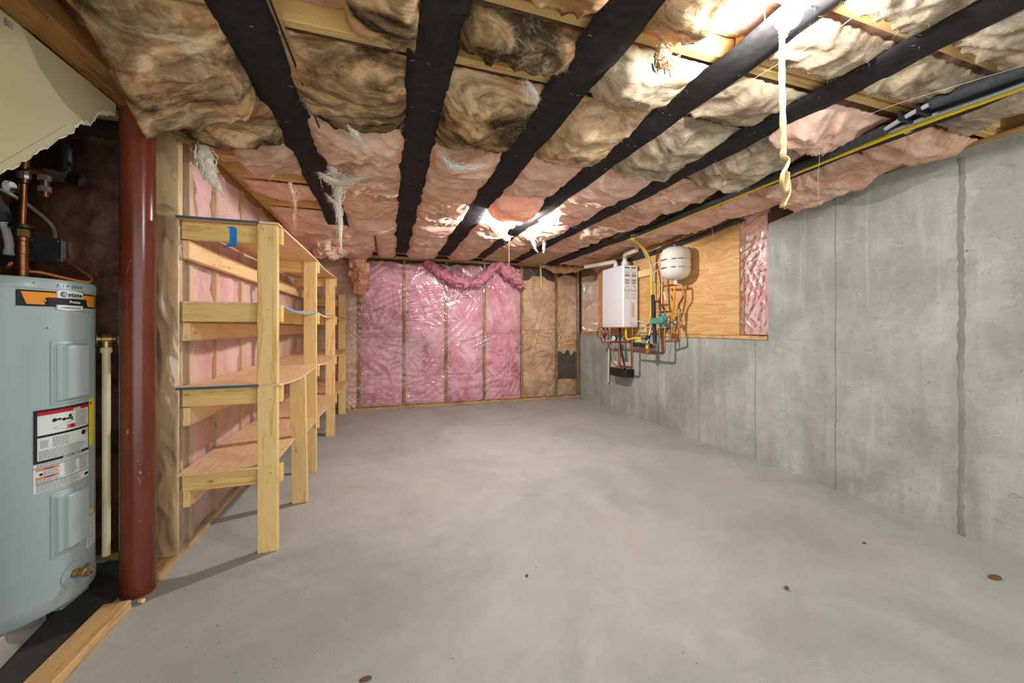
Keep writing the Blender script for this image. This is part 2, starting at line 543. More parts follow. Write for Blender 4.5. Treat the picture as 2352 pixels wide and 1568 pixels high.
# ---- floor
mb = MB()
def floor_pt(u, v):
    x, y = -1.08 + u * (3.2 + 1.08), -1.2 + v * 6.9
    return (x, y, 0.0)
mb.grid(30, 46, floor_pt)
mb.box(-1.08, 3.2, -1.2, 5.7, -0.12, -0.001)
floor = struct(mb.build('floor', M['concrete_floor']))
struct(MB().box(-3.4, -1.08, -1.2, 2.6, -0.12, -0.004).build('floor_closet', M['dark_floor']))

# ---- right wall: full height near the camera, stepped down to a ledge beyond
LEDGE, STEP, TOP = 1.025, 2.31, 2.10
mb = MB()
prof = [(-1.2, 0), (5.7, 0), (5.7, LEDGE), (STEP, LEDGE), (STEP, 1.985), (STEP - 0.30, 2.03), (STEP - 0.42, TOP - 0.01), (STEP - 0.9, TOP), (-1.2, TOP)]
n = len(prof)
mb.v = [(XR, y, z) for y, z in prof] + [(XR + 0.22, y, z) for y, z in prof]
mb.f = [tuple(range(n)), tuple(range(2 * n - 1, n - 1, -1))] + [(i, i + n, (i + 1) % n + n, (i + 1) % n) for i in range(n)]
wall_right = struct(mb.build('wall_right', M['concrete_wall']))
for k in range(-1, 8):                     # form seams every two feet
    y = 4.866 - 0.61 * k
    if y < -0.4 or y > 5.4: continue
    wide = (k == 6)
    top = 1.02 if y > STEP else 2.06
    w = 0.013 if wide else 0.0018
    steps = int(top / 0.03)
    m2 = MB()
    rr = random.Random(k + 50)
    for i in range(steps + 1):
        z = 0.002 + (top - 0.004) * i / steps
        a = w * (0.6 + 0.8 * rr.random()) ; b = w * (0.6 + 0.8 * rr.random())
        wob = 0.002 * math.sin(z * 9 + k)
        d = 0.0015 + (0.004 * rr.random() if wide else 0.0015 * rr.random())
        m2.v += [(XR + 0.001, y + wob - a - 0.003, z), (XR - d, y + wob - a * 0.4, z), (XR - d, y + wob + b * 0.4, z), (XR + 0.001, y + wob + b + 0.003, z)]
    for i in range(steps):
        for c in range(3):
            q = i * 4 + c
            m2.f.append((q, q + 1, q + 5, q + 4))
    m2.build('form_seam', M['concrete_seam'], wall_right, smooth=True)
    for z in (0.42, 0.98, 1.55):
        if z > top - 0.05: continue
        MB().lathe([(0.005, 0), (0.0045, 0.0015), (0.002, 0.001)], (XR + 0.0005, y + rr.uniform(-.004, .004), z + rr.uniform(-.03, .03)), (-1, 0, 0), 9).build('tie_hole', M['black'], wall_right)
# knocks and tan chips in the concrete
m2 = MB(); rr = random.Random(3)
for i in range(34):
    y, z = rr.uniform(0.7, 2.35), rr.uniform(0.2, 1.95)
    r = rr.uniform(0.002, 0.0075)
    m2.lathe([(r, 0), (r * .8, 0.0012), (r * .3, 0.0018)], (XR + .0003, y, z), (-1, 0, 0), 6)
m2.build('aggregate_chip', plain('aggregate_chip', 'a08a70', 0.9, 0, 0.2, 0.3), wall_right)['kind'] = 'stuff'
# timber sill on top of the concrete
MB().box(XR + 0.004, XR + 0.14, -1.2, 1.9, TOP + 0.001, TOP + 0.0255).build('sill_plate', M['stud_y'], wall_right)

# ---- timber upper wall on the ledge
ws = struct(MB().box(3.07, 3.10, STEP, 5.62, LEDGE + 0.002, 2.12).build('wall_right_upper', M['dark_sheathing']))
MB().box(2.957, 3.068, STEP + 0.005, 5.5, LEDGE + 0.003, LEDGE + 0.036).build('bottom_plate', M['stud_y'], ws, bevel=0.002)
MB().box(2.975, 3.068, STEP + 0.005, 5.5, 2.085, 2.124).build('top_plate', M['stud_y'], ws)
for y in (2.585, 3.15, 3.75, 4.35, 4.93, 5.46):
    MB().box(2.977, 3.068, y - 0.019, y + 0.019, LEDGE + 0.037, 2.084).build('stud', M['stud'], ws, bevel=0.002)

MB().box(3.0, 3.066, 1.3, STEP + .03, 1.93, 2.123).build('blocking', M['dark_sheathing'], ws)
# ---- far wall
wf = struct(MB().box(-1.1, 3.15, 5.62, 5.66, 0, 2.35).build('wall_far', M['dark_sheathing']))
MB().box(-0.96, XR - 0.01, 5.505, 5.612, 0.001, 0.038).build('bottom_plate', M['plate_x'], wf, bevel=0.002)
MB().box(-0.96, XR - 0.01, 5.522, 5.612, 2.088, 2.125).build('top_plate', M['plate_x'], wf, bevel=0.002)
FAR_STUDS = [-0.94, -0.385, 0.208, 0.796, 1.365, 1.958, 2.546, 2.93]
for x in FAR_STUDS:
    MB().box(x - 0.019, x + 0.019, 5.524, 5.612, 0.039, 2.087).build('stud', M['stud_far'], wf, bevel=0.002)

# ---- left partition
wl = struct(MB().box(-1.085, -1.065, 2.40, 5.60, 0, 2.085).build('wall_left', M['dark_sheathing']))
MB().box(-1.062, -0.973, 2.10, 5.50, 0.001, 0.038).build('bottom_plate', M['stud_y'], wl, bevel=0.003)
MB().box(-1.062, -0.973, 2.19, 5.50, 2.088, 2.125).build('top_plate', M['beam'], wl, bevel=0.003)
LEFT_STUDS = [2.239, 2.39, 2.71, 3.12, 3.53, 3.94, 4.35, 4.76, 5.17, 5.46]
for i, y in enumerate(LEFT_STUDS):
    MB().box(-1.060 if i else -1.047, -0.975 if i else -0.957, y - 0.019, y + 0.019, 0.039, 2.087).build('stud', M['stud'], wl, bevel=0.003)
MB().box(-1.062, -1.035, 2.33, 2.368, 0.039, 1.0).build('stud', M['stud'], wl, bevel=0.003)

# ---- closet behind the water heater
wc = struct(MB().box(-3.4, -1.09, 2.44, 2.47, 0, 2.35).build('wall_closet', M['dark_sheathing']))
MB().box(-3.3, -1.09, 2.345, 2.435, 0.0, 0.038).build('bottom_plate', M['plate_x'], wc)
for x in (-2.9, -2.3, -1.7, -1.13):
    MB().box(x - 0.019, x + 0.019, 2.35, 2.435, 0.039, 2.08).build('stud', M['stud'], wc)
struct(MB().box(-3.4, -1.08, 1.20, 1.23, 0, 2.05).build('closet_light_blocker', M['dark_sheathing']))  # first box: unseen partition added to keep world light out of the closet
struct(MB().box(-3.43, -3.40, -1.2, 2.47, 0, 2.35).build('wall_closet_side', M['dark_sheathing']))

# ---- ceiling: subfloor, joists, girder
ceil = struct(MB().box(-3.4, 3.2, -1.2, 5.66, 2.362, 2.39).build('ceiling', plywood_material('subfloor', 'b78a56', '8d6538', (1, 2, 1))))
JY = [0.805 + 0.301 * k for k in range(-6, 16)]
for y in JY:
    MB().box(-3.38, 3.095, y - 0.019, y + 0.019, ZJ, 2.36).build('joist', M['joist'], ceil, bevel=0.003)
for y, x0, x1 in ((1.106 - 0.045, 1.22, 2.9), (0.805 - 0.045, 0.15, 0.75), (1.106 - 0.045, -0.35, 0.05)):   # sistered pieces
    MB().box(x0, x1, y - 0.019, y + 0.019, ZJ + 0.004, 2.33).build('sistered_joist', M['joist'], ceil, bevel=0.003)
MB().box(3.10, 3.14, -1.2, 5.61, TOP + 0.027, 2.36).build('rim_joist', M['stud_y'], ceil)
gd = struct(MB().box(-1.062, -0.955, -1.2, 2.18, 2.052, ZJ - 0.001).build('trim_girder', M['beam'], bevel=0.004))
struct(MB().box(-0.90, -0.862, -1.2, 1.72, 2.085, ZJ - 0.001).build('trim_ledger', M['beam'], bevel=0.004))

# ================================================================== GLASS WOOL
FIB_ALL = 0
def fibres(pts_normals, count, length, seed, width=0.00035):
    """thin curled ribbons standing off a surface"""
    m = MB()
    rr = random.Random(seed)
    for _ in range(count):
        p, nrm = pts_normals[rr.randrange(len(pts_normals))]
        p, d = Vector(p), Vector(nrm)
        t = Vector((rr.gauss(0, 1), rr.gauss(0, 1), rr.gauss(0, .6)))
        t = t.normalized()
        d = (d * rr.uniform(0.1, 0.5) + t * rr.uniform(0.6, 1.0)).normalized()
        L = length * rr.uniform(0.4, 1.5)
        side = d.cross(Vector((rr.gauss(0, 1), rr.gauss(0, 1), rr.gauss(0, 1)))).normalized()
        curl = Vector((rr.gauss(0, .5), rr.gauss(0, .5), rr.gauss(0, .5)))
        base = len(m.v)
        q = p - d * 0.004
        for i in range(6):
            w = width * (1 - i / 5.4)
            m.v.append(tuple(q - side * w)); m.v.append(tuple(q + side * w))
            q = q + d * (L / 5)
            d = (d + curl * 0.55).normalized()
        for i in range(5):
            a = base + i * 2
            m.f.append((a, a + 1, a + 3, a + 2))
    return m

def batt(label, x0, x1, y0, y1, sag, mat, seed, drops=(0, 0, 0, 0), res=0.013, rough=1.0, lip=1.0, ztop=2.119, group='ceiling insulation batts', nfib=260, thick=0.05, torn=0.0, name='insulation_batt'):
    """sagging ceiling batt: u across (x), v away from the camera (y); drops = near-left, near-right, far-left, far-right"""
    nx, ny = max(8, int((x1 - x0) / res)), max(8, int((y1 - y0) / res))
    so = Vector((seed * 3.17, seed * 1.73, seed * 0.61))
    m = MB()
    P = np.zeros((ny + 1, nx + 1, 3))
    for j in range(ny + 1):
        v = j / ny
        pv = sstep(-0.02, 0.38, v) * (1 - (1 - 0.45 * lip) * sstep(0.82, 1.0, v))
        for i in range(nx + 1):
            u = i / nx
            e = abs(2 * u - 1)
            pu = 1 - e ** 3.5
            x = x0 + (x1 - x0) * u
            y = y0 + (y1 - y0) * v
            q = Vector((x, y, 0)) + so
            wx = noise.noise(q * 3.1); wy = noise.noise(q * 3.1 + Vector((9, 4, 2)))
            q2 = q + Vector((wx, wy, 0)) * 0.12
            big = noise.fractal(Vector((q2.x * 4.0, q2.y * 5.5, 3.3)), 0.9, 2.0, 3)
            rid = 1 - abs(noise.noise(Vector((q2.x * 6 + q2.y * 5, q2.y * 9 - q2.x * 3, 7.7)))) * 2.0
            rid2 = 1 - abs(noise.noise(Vector((q2.x * 17 - q2.y * 9, q2.y * 21, 1.2)))) * 2.0
            fine = noise.noise(q * 42)
            inner = min(1, (1 - e) * 5) * min(1, v * 8 + 0.15)
            drop = (drops[0] * (1 - u) + drops[1] * u) * (1 - v) + (drops[2] * (1 - u) + drops[3] * u) * v
            if any(drops): drop *= 1.0
            z = ztop - 0.006 - sag * pu * pv - drop
            z -= rough * inner * (0.028 * big + 0.014 * rid * rid + 0.004 * rid2 + 0.0012 * fine)
            ed = max(0, 1 - (1 - v) * ny / 5)                    # last rows: ragged far edge
            if ed > 0:
                tn = noise.noise(Vector((x * 23, seed, 5))) + 0.25 * noise.noise(Vector((x * 61, seed, 9)))
                y += 0.022 * tn * ed
                z -= (0.008 + torn * 0.012) * max(0, tn) * ed * pu
            en = max(0, 1 - v * ny / 4)
            if en > 0: y += 0.010 * noise.noise(Vector((x * 30, seed, 2))) * en
            es = max(0, 1 - (1 - e) * nx / 4)
            if es > 0:
                x += math.copysign(1, u - 0.5) * 0.009 * (noise.noise(Vector((y * 22, seed, 4))) + .12 * noise.noise(Vector((y * 70, seed, 4)))) * es
            x += 0.006 * noise.noise(q * 11) * inner; y += 0.010 * noise.noise(q * 12 + Vector((5, 5, 5))) * inner
            P[j, i] = (x, y, min(z, ztop - 0.004))
    m.v = [tuple(p) for p in P.reshape(-1, 3)]
    W = nx + 1
    for j in range(ny):
        for i in range(nx):
            a = j * W + i
            m.f.append((a, a + W, a + W + 1, a + 1))
    ring = [i for i in range(nx + 1)] + [j * W + nx for j in range(1, ny + 1)] + [ny * W + i for i in range(nx - 1, -1, -1)] + [j * W for j in range(ny - 1, 0, -1)]
    cx, cy = (x0 + x1) / 2, (y0 + y1) / 2
    prev = ring
    for step, (inn, up) in enumerate(((-0.004, 0.4), (0.02, 1.0))):
        cur = []
        for a in ring:
            x, y, z = m.v[a]
            dx, dy = cx - x, cy - y
            L = math.hypot(dx, dy) + 1e-6
            t = thick * up * (1 + 0.3 * noise.noise(Vector((x * 30, y * 30, seed))))
            m.v.append((x + dx / L * inn, y + dy / L * inn, min(z + t, ztop - 0.0005)))
            cur.append(len(m.v) - 1)
        for k in range(len(ring)):
            k2 = (k + 1) % len(ring)
            m.f.append((prev[k], prev[k2], cur[k2], cur[k]))
        prev = cur
    # upper side: coarse fan of the last ring
    m.v.append((cx, cy, ztop - 0.0005 if not any(drops) else ztop - 0.02))
    c = len(m.v) - 1
    for k in range(len(prev)): m.f.append((prev[k], prev[(k + 1) % len(prev)], c))
    o = m.build(name, mat, smooth=True)
    tag(o, label, 'insulation', group)
    if nfib:
        pn = []
        for j in range(0, ny + 1):
            for i in range(0, nx + 1):
                edge = (j > ny - 4) or i < 3 or i > nx - 3
                if edge or (i + j) % 5 == 0: pn.append((P[j, i], (0, -0.25, -1)))
        f = fibres(pn, nfib, 0.028, seed + 100).build('loose_fibres', mat, o)
        f['kind'] = 'stuff'
    return o

ORD = ['first', 'second', 'third', 'fourth', 'fifth', 'sixth', 'seventh', 'eighth', 'ninth', 'tenth', 'eleventh', 'twelfth', 'thirteenth', 'fourteenth', 'fifteenth', 'sixteenth', 'seventeenth', 'eighteenth', 'nineteenth', 'twentieth', 'twenty-first', 'twenty-second']
# batts pushed up between the joists
for k in range(len(JY) - 1):
    y0, y1 = JY[k] + 0.022, JY[k + 1] - 0.022
    if y0 < -0.2: continue
    m = MB()
    nx, ny = 150, 9
    def fn(u, v, y0=y0, y1=y1, k=k):
        x = -1.0 + 3.95 * u; y = y0 + (y1 - y0) * v
        z = 2.205 - 0.03 * (1 - (2 * v - 1) ** 4) + 0.022 * noise.fractal(Vector((x * 5, y * 7, k)), 0.9, 2, 3)
        return (x, y, z)
    m.grid(nx, ny, fn)
    b0 = len(m.v)
    m.v += [(-1.0, y0, 2.33), (2.95, y0, 2.33), (2.95, y1, 2.33), (-1.0, y1, 2.33)]
    m.f += [(b0, b0 + 1, b0 + 2, b0 + 3)]
    bot = [i for i in range(nx + 1)]; far = [ny * (nx + 1) + i for i in range(nx + 1)]
    m.f += [tuple(bot + [b0 + 1, b0]), tuple(far[::-1] + [b0 + 3, b0 + 2])]
    mm = M['wool_pink_tan'] if y0 < 2.0 else M['wool_peach']
    tag(m.build('insulation_batt', mm, smooth=True), 'long insulation batt pushed up between joists, %s bay from the far wall' % ORD[len(JY) - 2 - k], 'insulation', 'batts between the joists')

# straps of black felt running away from the camera under the joists
STRAPS = [(-0.52, -0.345, 3.76), (0.06, 0.235, 5.12), (0.605, 0.785, 5.12), (1.13, 1.29, 5.12), (1.66, 1.83, 5.12), (2.22, 2.40, 5.2)]
SNAME = ['nearest the shelves', 'second from the shelves', 'third from the shelves', 'fourth from the shelves', 'second from the concrete wall', 'beside the yellow gas line']
for i, (a, b, yend) in enumerate(STRAPS):
    m = MB()
    N = 130
    rr = random.Random(i)
    def edge(y, side, i=i):
        return 0.006 * noise.noise(Vector((y * 3.0, i * 5 + side, 0))) + 0.010 * noise.noise(Vector((y * 0.9, i * 5, 3)))
    for j in range(N + 1):
        y = -0.6 + (yend + 0.6) * j / N
        z = 2.104 - 0.010 * abs(math.sin(math.pi * (y - JY[0]) / 0.602)) + 0.004 * noise.noise(Vector((y * 6, i, 1)))
        if i == 0: z -= 0.05 * sstep(yend - 0.4, yend, y)
        if i == 5: z -= 0.03
        xs = [a + edge(y, 0) + (b - a) * t for t in (0, .25, .5, .75)] + [b + edge(y, 1)]
        for t, x in enumerate(xs):
            m.v.append((x, y, z - 0.004 * math.sin(math.pi * t / 4)))
        for t, x in enumerate(xs):
            m.v.append((x, y, z + 0.0025))
    for j in range(N):
        for t in range(4):
            q = j * 10 + t
            m.f.append((q, q + 1, q + 11, q + 10)); m.f.append((q + 5, q + 15, q + 16, q + 6))
        q = j * 10
        m.f.append((q, q + 10, q + 15, q + 5)); m.f.append((q + 4, q + 9, q + 19, q + 14))
    m.f += [(0, 5, 6, 1), (1, 6, 7, 2), (2, 7, 8, 3), (3, 8, 9, 4)]
    q = N * 10
    m.f += [(q, q + 1, q + 6, q + 5), (q + 1, q + 2, q + 7, q + 6), (q + 2, q + 3, q + 8, q + 7), (q + 3, q + 4, q + 9, q + 8)]
    o = tag(m.build('felt_strap', M['felt'], smooth=True), 'black felt strap holding up ceiling insulation, %s' % SNAME[i], 'strap', 'black ceiling straps')
    st = MB()
    for y in JY:
        if y < 0.5 or y > yend - .2: continue
        for _ in range(rr.choice((1, 2, 2))):
            x = rr.uniform(a + 0.02, b - 0.02); ang = rr.uniform(-0.6, 0.6)
            st.beam((x - 0.006 * math.cos(ang), y - 0.006 * math.sin(ang), 2.0925 - (0.03 if i == 5 else 0)), (x + 0.006 * math.cos(ang), y + 0.006 * math.sin(ang), 2.0925 - (0.03 if i == 5 else 0)), 0.0022, 0.002)
    st.build('staples', M['steel'], o)['kind'] = 'stuff'

COLS = [(-0.965, -0.50), (-0.372, 0.085), (0.212, 0.63), (0.765, 1.15), (1.27, 1.685), (1.805, 2.245), (2.375, 2.945)]
CNAME = ['left of the strap nearest the shelves', 'between straps one and two from the shelves', 'between straps two and three from the shelves', 'between straps three and four from the shelves', 'between straps four and five from the shelves', 'between strap five and the yellow gas line', 'between the gas line and concrete wall']
T, G, PT, P, S = 'wool_tan', 'wool_grey', 'wool_pink_tan', 'wool_peach', 'wool_soot'
LOOK = {T: 'soot-stained tan', S: 'heavily sooty', G: 'grey-tan', PT: 'dusty pink', P: 'peach'}
# (column, y0, y1, sag, material, drops, extra)
PIECES = [
    # left of the first strap
    (0, 1.40, 1.80, 0.028, S, (0.0, 0.0, 0.27, 0.06), dict(x0=-0.875, x1=-0.515, rough=1.3, torn=1.0, nfib=900)),
    (0, 1.83, 2.16, 0.036, S, (0.0, 0.0, 0.12, 0.05), dict(x0=-0.93, rough=1.5, torn=2.0, nfib=500)),
    (0, 2.22, 2.58, 0.032, PT, (0.0, 0.0, 0.05, 0.06), dict(x0=-0.80, rough=1.3, torn=2.0)),
    (0, 2.95, 3.19, 0.016, P, (0, 0, 0, 0), dict(x0=-0.93)),
    (0, 3.54, 4.08, 0.048, P, (0, 0, 0.05, 0.05), dict(x0=-0.93, x1=-0.30, torn=1.5, rough=1.3)),
    (0, 4.12, 4.62, 0.048, P, (0, 0, 0.13, 0.10), dict(x0=-0.93, x1=-0.15, torn=2, rough=1.4)),
    (0, 4.66, 5.20, 0.040, P, (0, 0, 0.10, 0.05), dict(x0=-0.93, x1=-0.2, torn=1)),
    # between one and two
    (1, 0.82, 1.33, 0.048, S, (0, 0, 0.0, 0.05), dict(x0=-0.13, rough=1.3, torn=1)),
    (1, 1.43, 1.93, 0.076, S, (0, 0, 0, 0), dict(rough=1.2, torn=.6, nfib=700)),
    (1, 1.95, 2.30, 0.068, PT, (0, 0, 0.02, 0.0), dict(rough=1.4, torn=1.5, nfib=600)),
    (1, 2.33, 2.88, 0.056, PT, (0, 0, 0, 0), dict(rough=1.3, torn=1)),
    (1, 2.94, 3.48, 0.056, PT, (0, 0, 0, 0), dict(rough=1.2, torn=.6)),
    (1, 3.53, 4.08, 0.060, P, (0, 0, 0, 0), dict(rough=.7, torn=.6)),
    (1, 4.12, 4.68, 0.056, P, (0, 0, 0.02, 0.04), dict(x0=-0.14, rough=1.2, torn=2)),
    (1, 4.72, 5.30, 0.048, P, (0, 0, 0.02, 0.02), dict(x0=-0.14, torn=1)),
    # between two and three
    (2, 0.60, 1.03, 0.050, S, (0, 0, 0, 0), dict(rough=1.0, torn=1)),
    (2, 1.13, 1.285, 0.050, S, (0, 0, 0, 0.03), dict(rough=1.1, torn=1, nfib=400)),
    (2, 1.43, 1.98, 0.080, S, (0, 0, 0, 0), dict(rough=1.2, torn=1, nfib=700)),
    (2, 2.02, 2.55, 0.068, PT, (0, 0, 0, 0), dict(rough=1.2, torn=1.5)),
    (2, 2.58, 2.90, 0.048, PT, (0, 0, 0, 0), dict(rough=1.3, torn=1.5)),
    (2, 2.93, 3.48, 0.064, PT, (0, 0, 0, 0), dict(rough=1.4, torn=1)),
    (2, 3.53, 3.95, 0.064, P, (0, 0, 0, 0), dict(rough=1.2, torn=1)),
    (2, 3.99, 4.70, 0.072, P, (0, 0, 0, 0), dict(rough=1.2, torn=1)),
    (2, 4.74, 5.28, 0.048, P, (0, 0, 0, 0), dict()),
    # between three and four
    (3, 0.55, 1.03, 0.052, T, (0, 0, 0, 0.0), dict(x1=1.0, rough=1.0, torn=2, nfib=500)),
    (3, 1.13, 1.385, 0.049, G, (0, 0, 0, 0), dict(rough=1.2, torn=1, nfib=400)),
    (3, 1.435, 1.98, 0.076, T, (0, 0, 0, 0), dict(rough=1.3, torn=2, nfib=700)),
    (3, 2.035, 2.59, 0.040, P, (0, 0, 0, 0), dict(rough=.8, torn=1)),
    (3, 2.64, 2.98, 0.088, P, (0, 0, 0.04, 0.04), dict(rough=.9, torn=1, lip=1.6, nfib=500)),
    (3, 3.30, 3.86, 0.060, P, (0, 0, 0.0, 0.0), dict(rough=1.4, torn=2)),
    (3, 3.90, 4.46, 0.064, P, (0, 0, 0, 0), dict(rough=1.2, torn=1)),
    (3, 4.50, 5.28, 0.056, P, (0, 0, 0, 0), dict()),
    # between four and five
    (4, 0.40, 0.775, 0.030, G, (0, 0, 0, 0), dict(rough=.6)),
    (4, 0.84, 1.02, 0.030, G, (0, 0, 0, 0), dict(rough=.6)),
    (4, 1.135, 1.385, 0.030, G, (0, 0, 0, 0), dict(rough=1.0, torn=.5, nfib=400)),
    (4, 1.435, 1.99, 0.076, G, (0, 0, 0, 0), dict(rough=1.1, torn=1.5, nfib=600)),
    (4, 2.035, 2.60, 0.048, P, (0, 0, 0, 0), dict(rough=.9, torn=1)),
    (4, 2.64, 3.18, 0.056, P, (0, 0, 0, 0), dict(rough=1.1, torn=1)),
    (4, 3.22, 3.78, 0.064, P, (0, 0, 0, 0), dict(rough=1.3, torn=2)),
    (4, 3.82, 4.40, 0.048, PT, (0, 0, 0, 0), dict()),
    # between five and the gas line
    (5, 0.40, 0.775, 0.030, G, (0, 0, 0, 0), dict(rough=1.1)),
    (5, 0.84, 1.02, 0.030, G, (0, 0, 0, 0), dict(rough=1.1)),
    (5, 1.15, 1.40, 0.030, P, (0, 0, 0.05, 0.05), dict(rough=1.5, torn=2, nfib=400)),
    (5, 1.435, 1.99, 0.072, G, (0, 0, 0, 0), dict(rough=1.3, torn=1, nfib=400)),
    (5, 2.035, 2.60, 0.052, PT, (0, 0, 0, 0), dict(rough=1.1, torn=1)),
    (5, 2.64, 3.18, 0.052, PT, (0, 0, 0, 0), dict(rough=1.1, torn=1)),
    (5, 3.22, 3.78, 0.048, PT, (0, 0, 0, 0), dict()),
    (5, 3.82, 4.40, 0.040, PT, (0, 0, 0, 0), dict()),
    # between the gas line and the concrete wall
    (6, 0.84, 1.08, 0.050, G, (0, 0, 0.0, 0.02), dict(x1=2.7)),
    (6, 1.135, 1.385, 0.050, PT, (0, 0, 0.0, 0.03), dict(rough=1.2, torn=1, nfib=400)),
    (6, 1.435, 2.02, 0.080, PT, (0, 0, 0.02, 0.09), dict(rough=1.3, torn=2, nfib=600)),
    (6, 2.035, 2.59, 0.032, P, (0, 0, 0.0, 0.01), dict(rough=.7)),
    (6, 2.64, 3.18, 0.040, P, (0, 0, 0.0, 0.0), dict(rough=.9, torn=1)),
    (6, 3.22, 3.78, 0.036, PT, (0, 0, 0, 0), dict()),
    (6, 3.82, 4.40, 0.012, PT, (0, 0, 0, 0), dict()),
    (6, 4.44, 5.2, 0.032, PT, (0, 0, 0, 0), dict()),
]
percol = {}
for p in PIECES: percol[p[0]] = percol.get(p[0], 0) + 1
cnt = {}
for i, (c, y0, y1, sag, mk, drops, ex) in enumerate(PIECES):
    cnt[c] = cnt.get(c, 0) + 1
    ex = dict(ex)
    x0 = ex.pop('x0', COLS[c][0]); x1 = ex.pop('x1', COLS[c][1])
    res = 0.010 if y0 < 2.1 else (0.014 if y0 < 3.3 else 0.018)
    lab = '%s batt %s, %s from the far wall' % (LOOK[mk], CNAME[c], ORD[percol[c] - cnt[c]])
    kw = dict(rough=1.0, nfib=250); kw.update(ex)
    batt(lab, x0, x1, y0, y1, sag, M[mk], i + 1, drops, res, **kw)

# kraft facing left bare near the far right corner
tag(MB().box(1.27, 1.68, 4.42, 5.30, 2.093, 2.100).build('kraft_panel', M['kraft']), 'flat tan paper facing on ceiling near the far wall, left of black strap', 'insulation')
tag(MB().box(1.82, 2.30, 4.42, 5.36, 2.086, 2.093).build('kraft_panel', M['kraft']), 'flat tan paper facing on ceiling above the white vent elbow', 'insulation')

# ---- batts standing in the walls
def wall_batt(label, plane, a0, a1, z0, z1, face, depth, mat, seed, group, bulge=0.022, rough=1.5, res=0.022, ragged_top=0.0, ragged_bottom=0.0):
    """plane 'y': batt in a wall facing -y, a = x; plane 'x+': wall facing +x, a = y; plane 'x-': wall facing -x, a = y"""
    na, nz = max(6, int((a1 - a0) / res)), max(6, int((z1 - z0) / res))
    m = MB()
    def pos(a, z, d):
        if plane == 'y': return (a, face + d, z)
        if plane == 'x+': return (face - d, a, z)
        return (face + d, a, z)
    for j in range(nz + 1):
        v = j / nz
        for i in range(na + 1):
            u = i / na
            a = a0 + (a1 - a0) * u; z = z0 + (z1 - z0) * v
            q = Vector((a, z, seed * 2.3))
            e = max(abs(2 * u - 1) ** 6, abs(2 * v - 1) ** 10 * 0.8)
            d = bulge * 1.3 * e - bulge * 0.3
            d -= rough * (0.010 * noise.fractal(q * 5, .9, 2, 3) + 0.006 * noise.noise(q * 19) + 0.003 * noise.noise(q * 45))
            if ragged_top and v > 0.85: z -= ragged_top * (noise.noise(Vector((a * 9, seed, 1))) * 0.5 + 0.5 + abs(2 * u - 1) ** 2) * (v - 0.85) / 0.15
            if ragged_bottom and v < 0.2: z += ragged_bottom * (noise.noise(Vector((a * 14, seed, 1))) * 0.5 + 0.5) * (0.2 - v) / 0.2
            if plane == 'y' and (v < 0.04 or v > 0.96): z += 0.010 * noise.noise(Vector((a * 11, z0 + (z1 - z0) * round(v), 6)))
            if u in (0, 1): a += 0.006 * noise.noise(Vector((z * 15, seed, 2)))
            m.v.append(pos(a, z, max(d, -0.028)))
    W = na + 1
    for j in range(nz):
        for i in range(na):
            b = j * W + i
            m.f.append((b, b + 1, b + W + 1, b + W))
    ring = [i for i in range(na + 1)] + [j * W + na for j in range(1, nz + 1)] + [nz * W + i for i in range(na - 1, -1, -1)] + [j * W for j in range(nz - 1, 0, -1)]
    base = len(m.v)
    for r in ring:
        x, y, z = m.v[r]
        p = {'y': (x, face + depth, z), 'x+': (face - depth, y, z), 'x-': (face + depth, y, z)}[plane]
        m.v.append(p)
    for k in range(len(ring)):
        k2 = (k + 1) % len(ring)
        m.f.append((ring[k], ring[k2], base + k2, base + k))
    m.f.append(tuple(base + k for k in range(len(ring))))
    return tag(m.build('insulation_batt', mat, smooth=True), label, 'insulation', group)

GF = 'batts in the far wall'
bays = [(FAR_STUDS[i] + 0.0195, FAR_STUDS[i + 1] - 0.0195) for i in range(len(FAR_STUDS) - 1)]
bn = ['seventh', 'sixth', 'fifth', 'fourth', 'third', 'second', 'first']
fm = ['wool_peach', 'wool_wall_tan', 'wool_rose', 'wool_rose', 'wool_rose', 'wool_rose', 'wool_wall_tan', 'wool_wall_tan']
look = {'wool_peach': 'peach', 'wool_wall_tan': 'tan', 'wool_rose': 'rose pink'}
split = [0.9, 1.0, 0.45, 0.46, 1.05, 1.10, 1.10]
mats = ['wool_peach', 'wool_rose', 'wool_rose', 'wool_rose', 'wool_rose', 'wool_wall_tan', 'wool_wall_tan']
for i, (a, b) in enumerate(bays):
    s = split[i]; mk = mats[i]
    where = 'in far wall, %s bay from the concrete wall' % bn[i]
    top = 2.07 if i not in (5, 6) else 2.0
    lowtop = s - 0.0015
    if i == 6:
        wall_batt('tan upper batt with torn lower end ' + where, 'y', a, b, 0.62, top, 5.538, 0.07, M[mk], 40 + i, GF, ragged_top=.05, ragged_bottom=0.22)
        wall_batt('short tan batt slumped at floor ' + where, 'y', a, b, 0.045, 0.36, 5.538, 0.07, M[mk], 60 + i, GF, ragged_top=.14)
        continue
    wall_batt('%s upper batt %s' % (look[mk], where), 'y', a, b, s - 0.001, top, 5.538, 0.07, M[mk], 40 + i, GF, ragged_top=.12 if i == 5 else 0.03)
    wall_batt('%s lower batt %s' % (look[mk], where), 'y', a, b, 0.045, lowtop, 5.538, 0.07, M[mk if not (i in (2, 3)) else 'wool_rose'], 60 + i, GF)
GL = 'batts in the left partition'
for i in range(1, len(LEFT_STUDS) - 1):
    a, b = LEFT_STUDS[i] + 0.02, LEFT_STUDS[i + 1] - 0.02
    wall_batt('pale pink batt behind the shelves, %s bay from the red column' % ORD[i - 1], 'x+', a, b, 0.045, 2.08, -0.990, 0.06, M['wool_wall_pink'] if i < 4 else M['wool_peach'], 80 + i, GL, bulge=0.010)
GR = 'batts in the upper right wall'
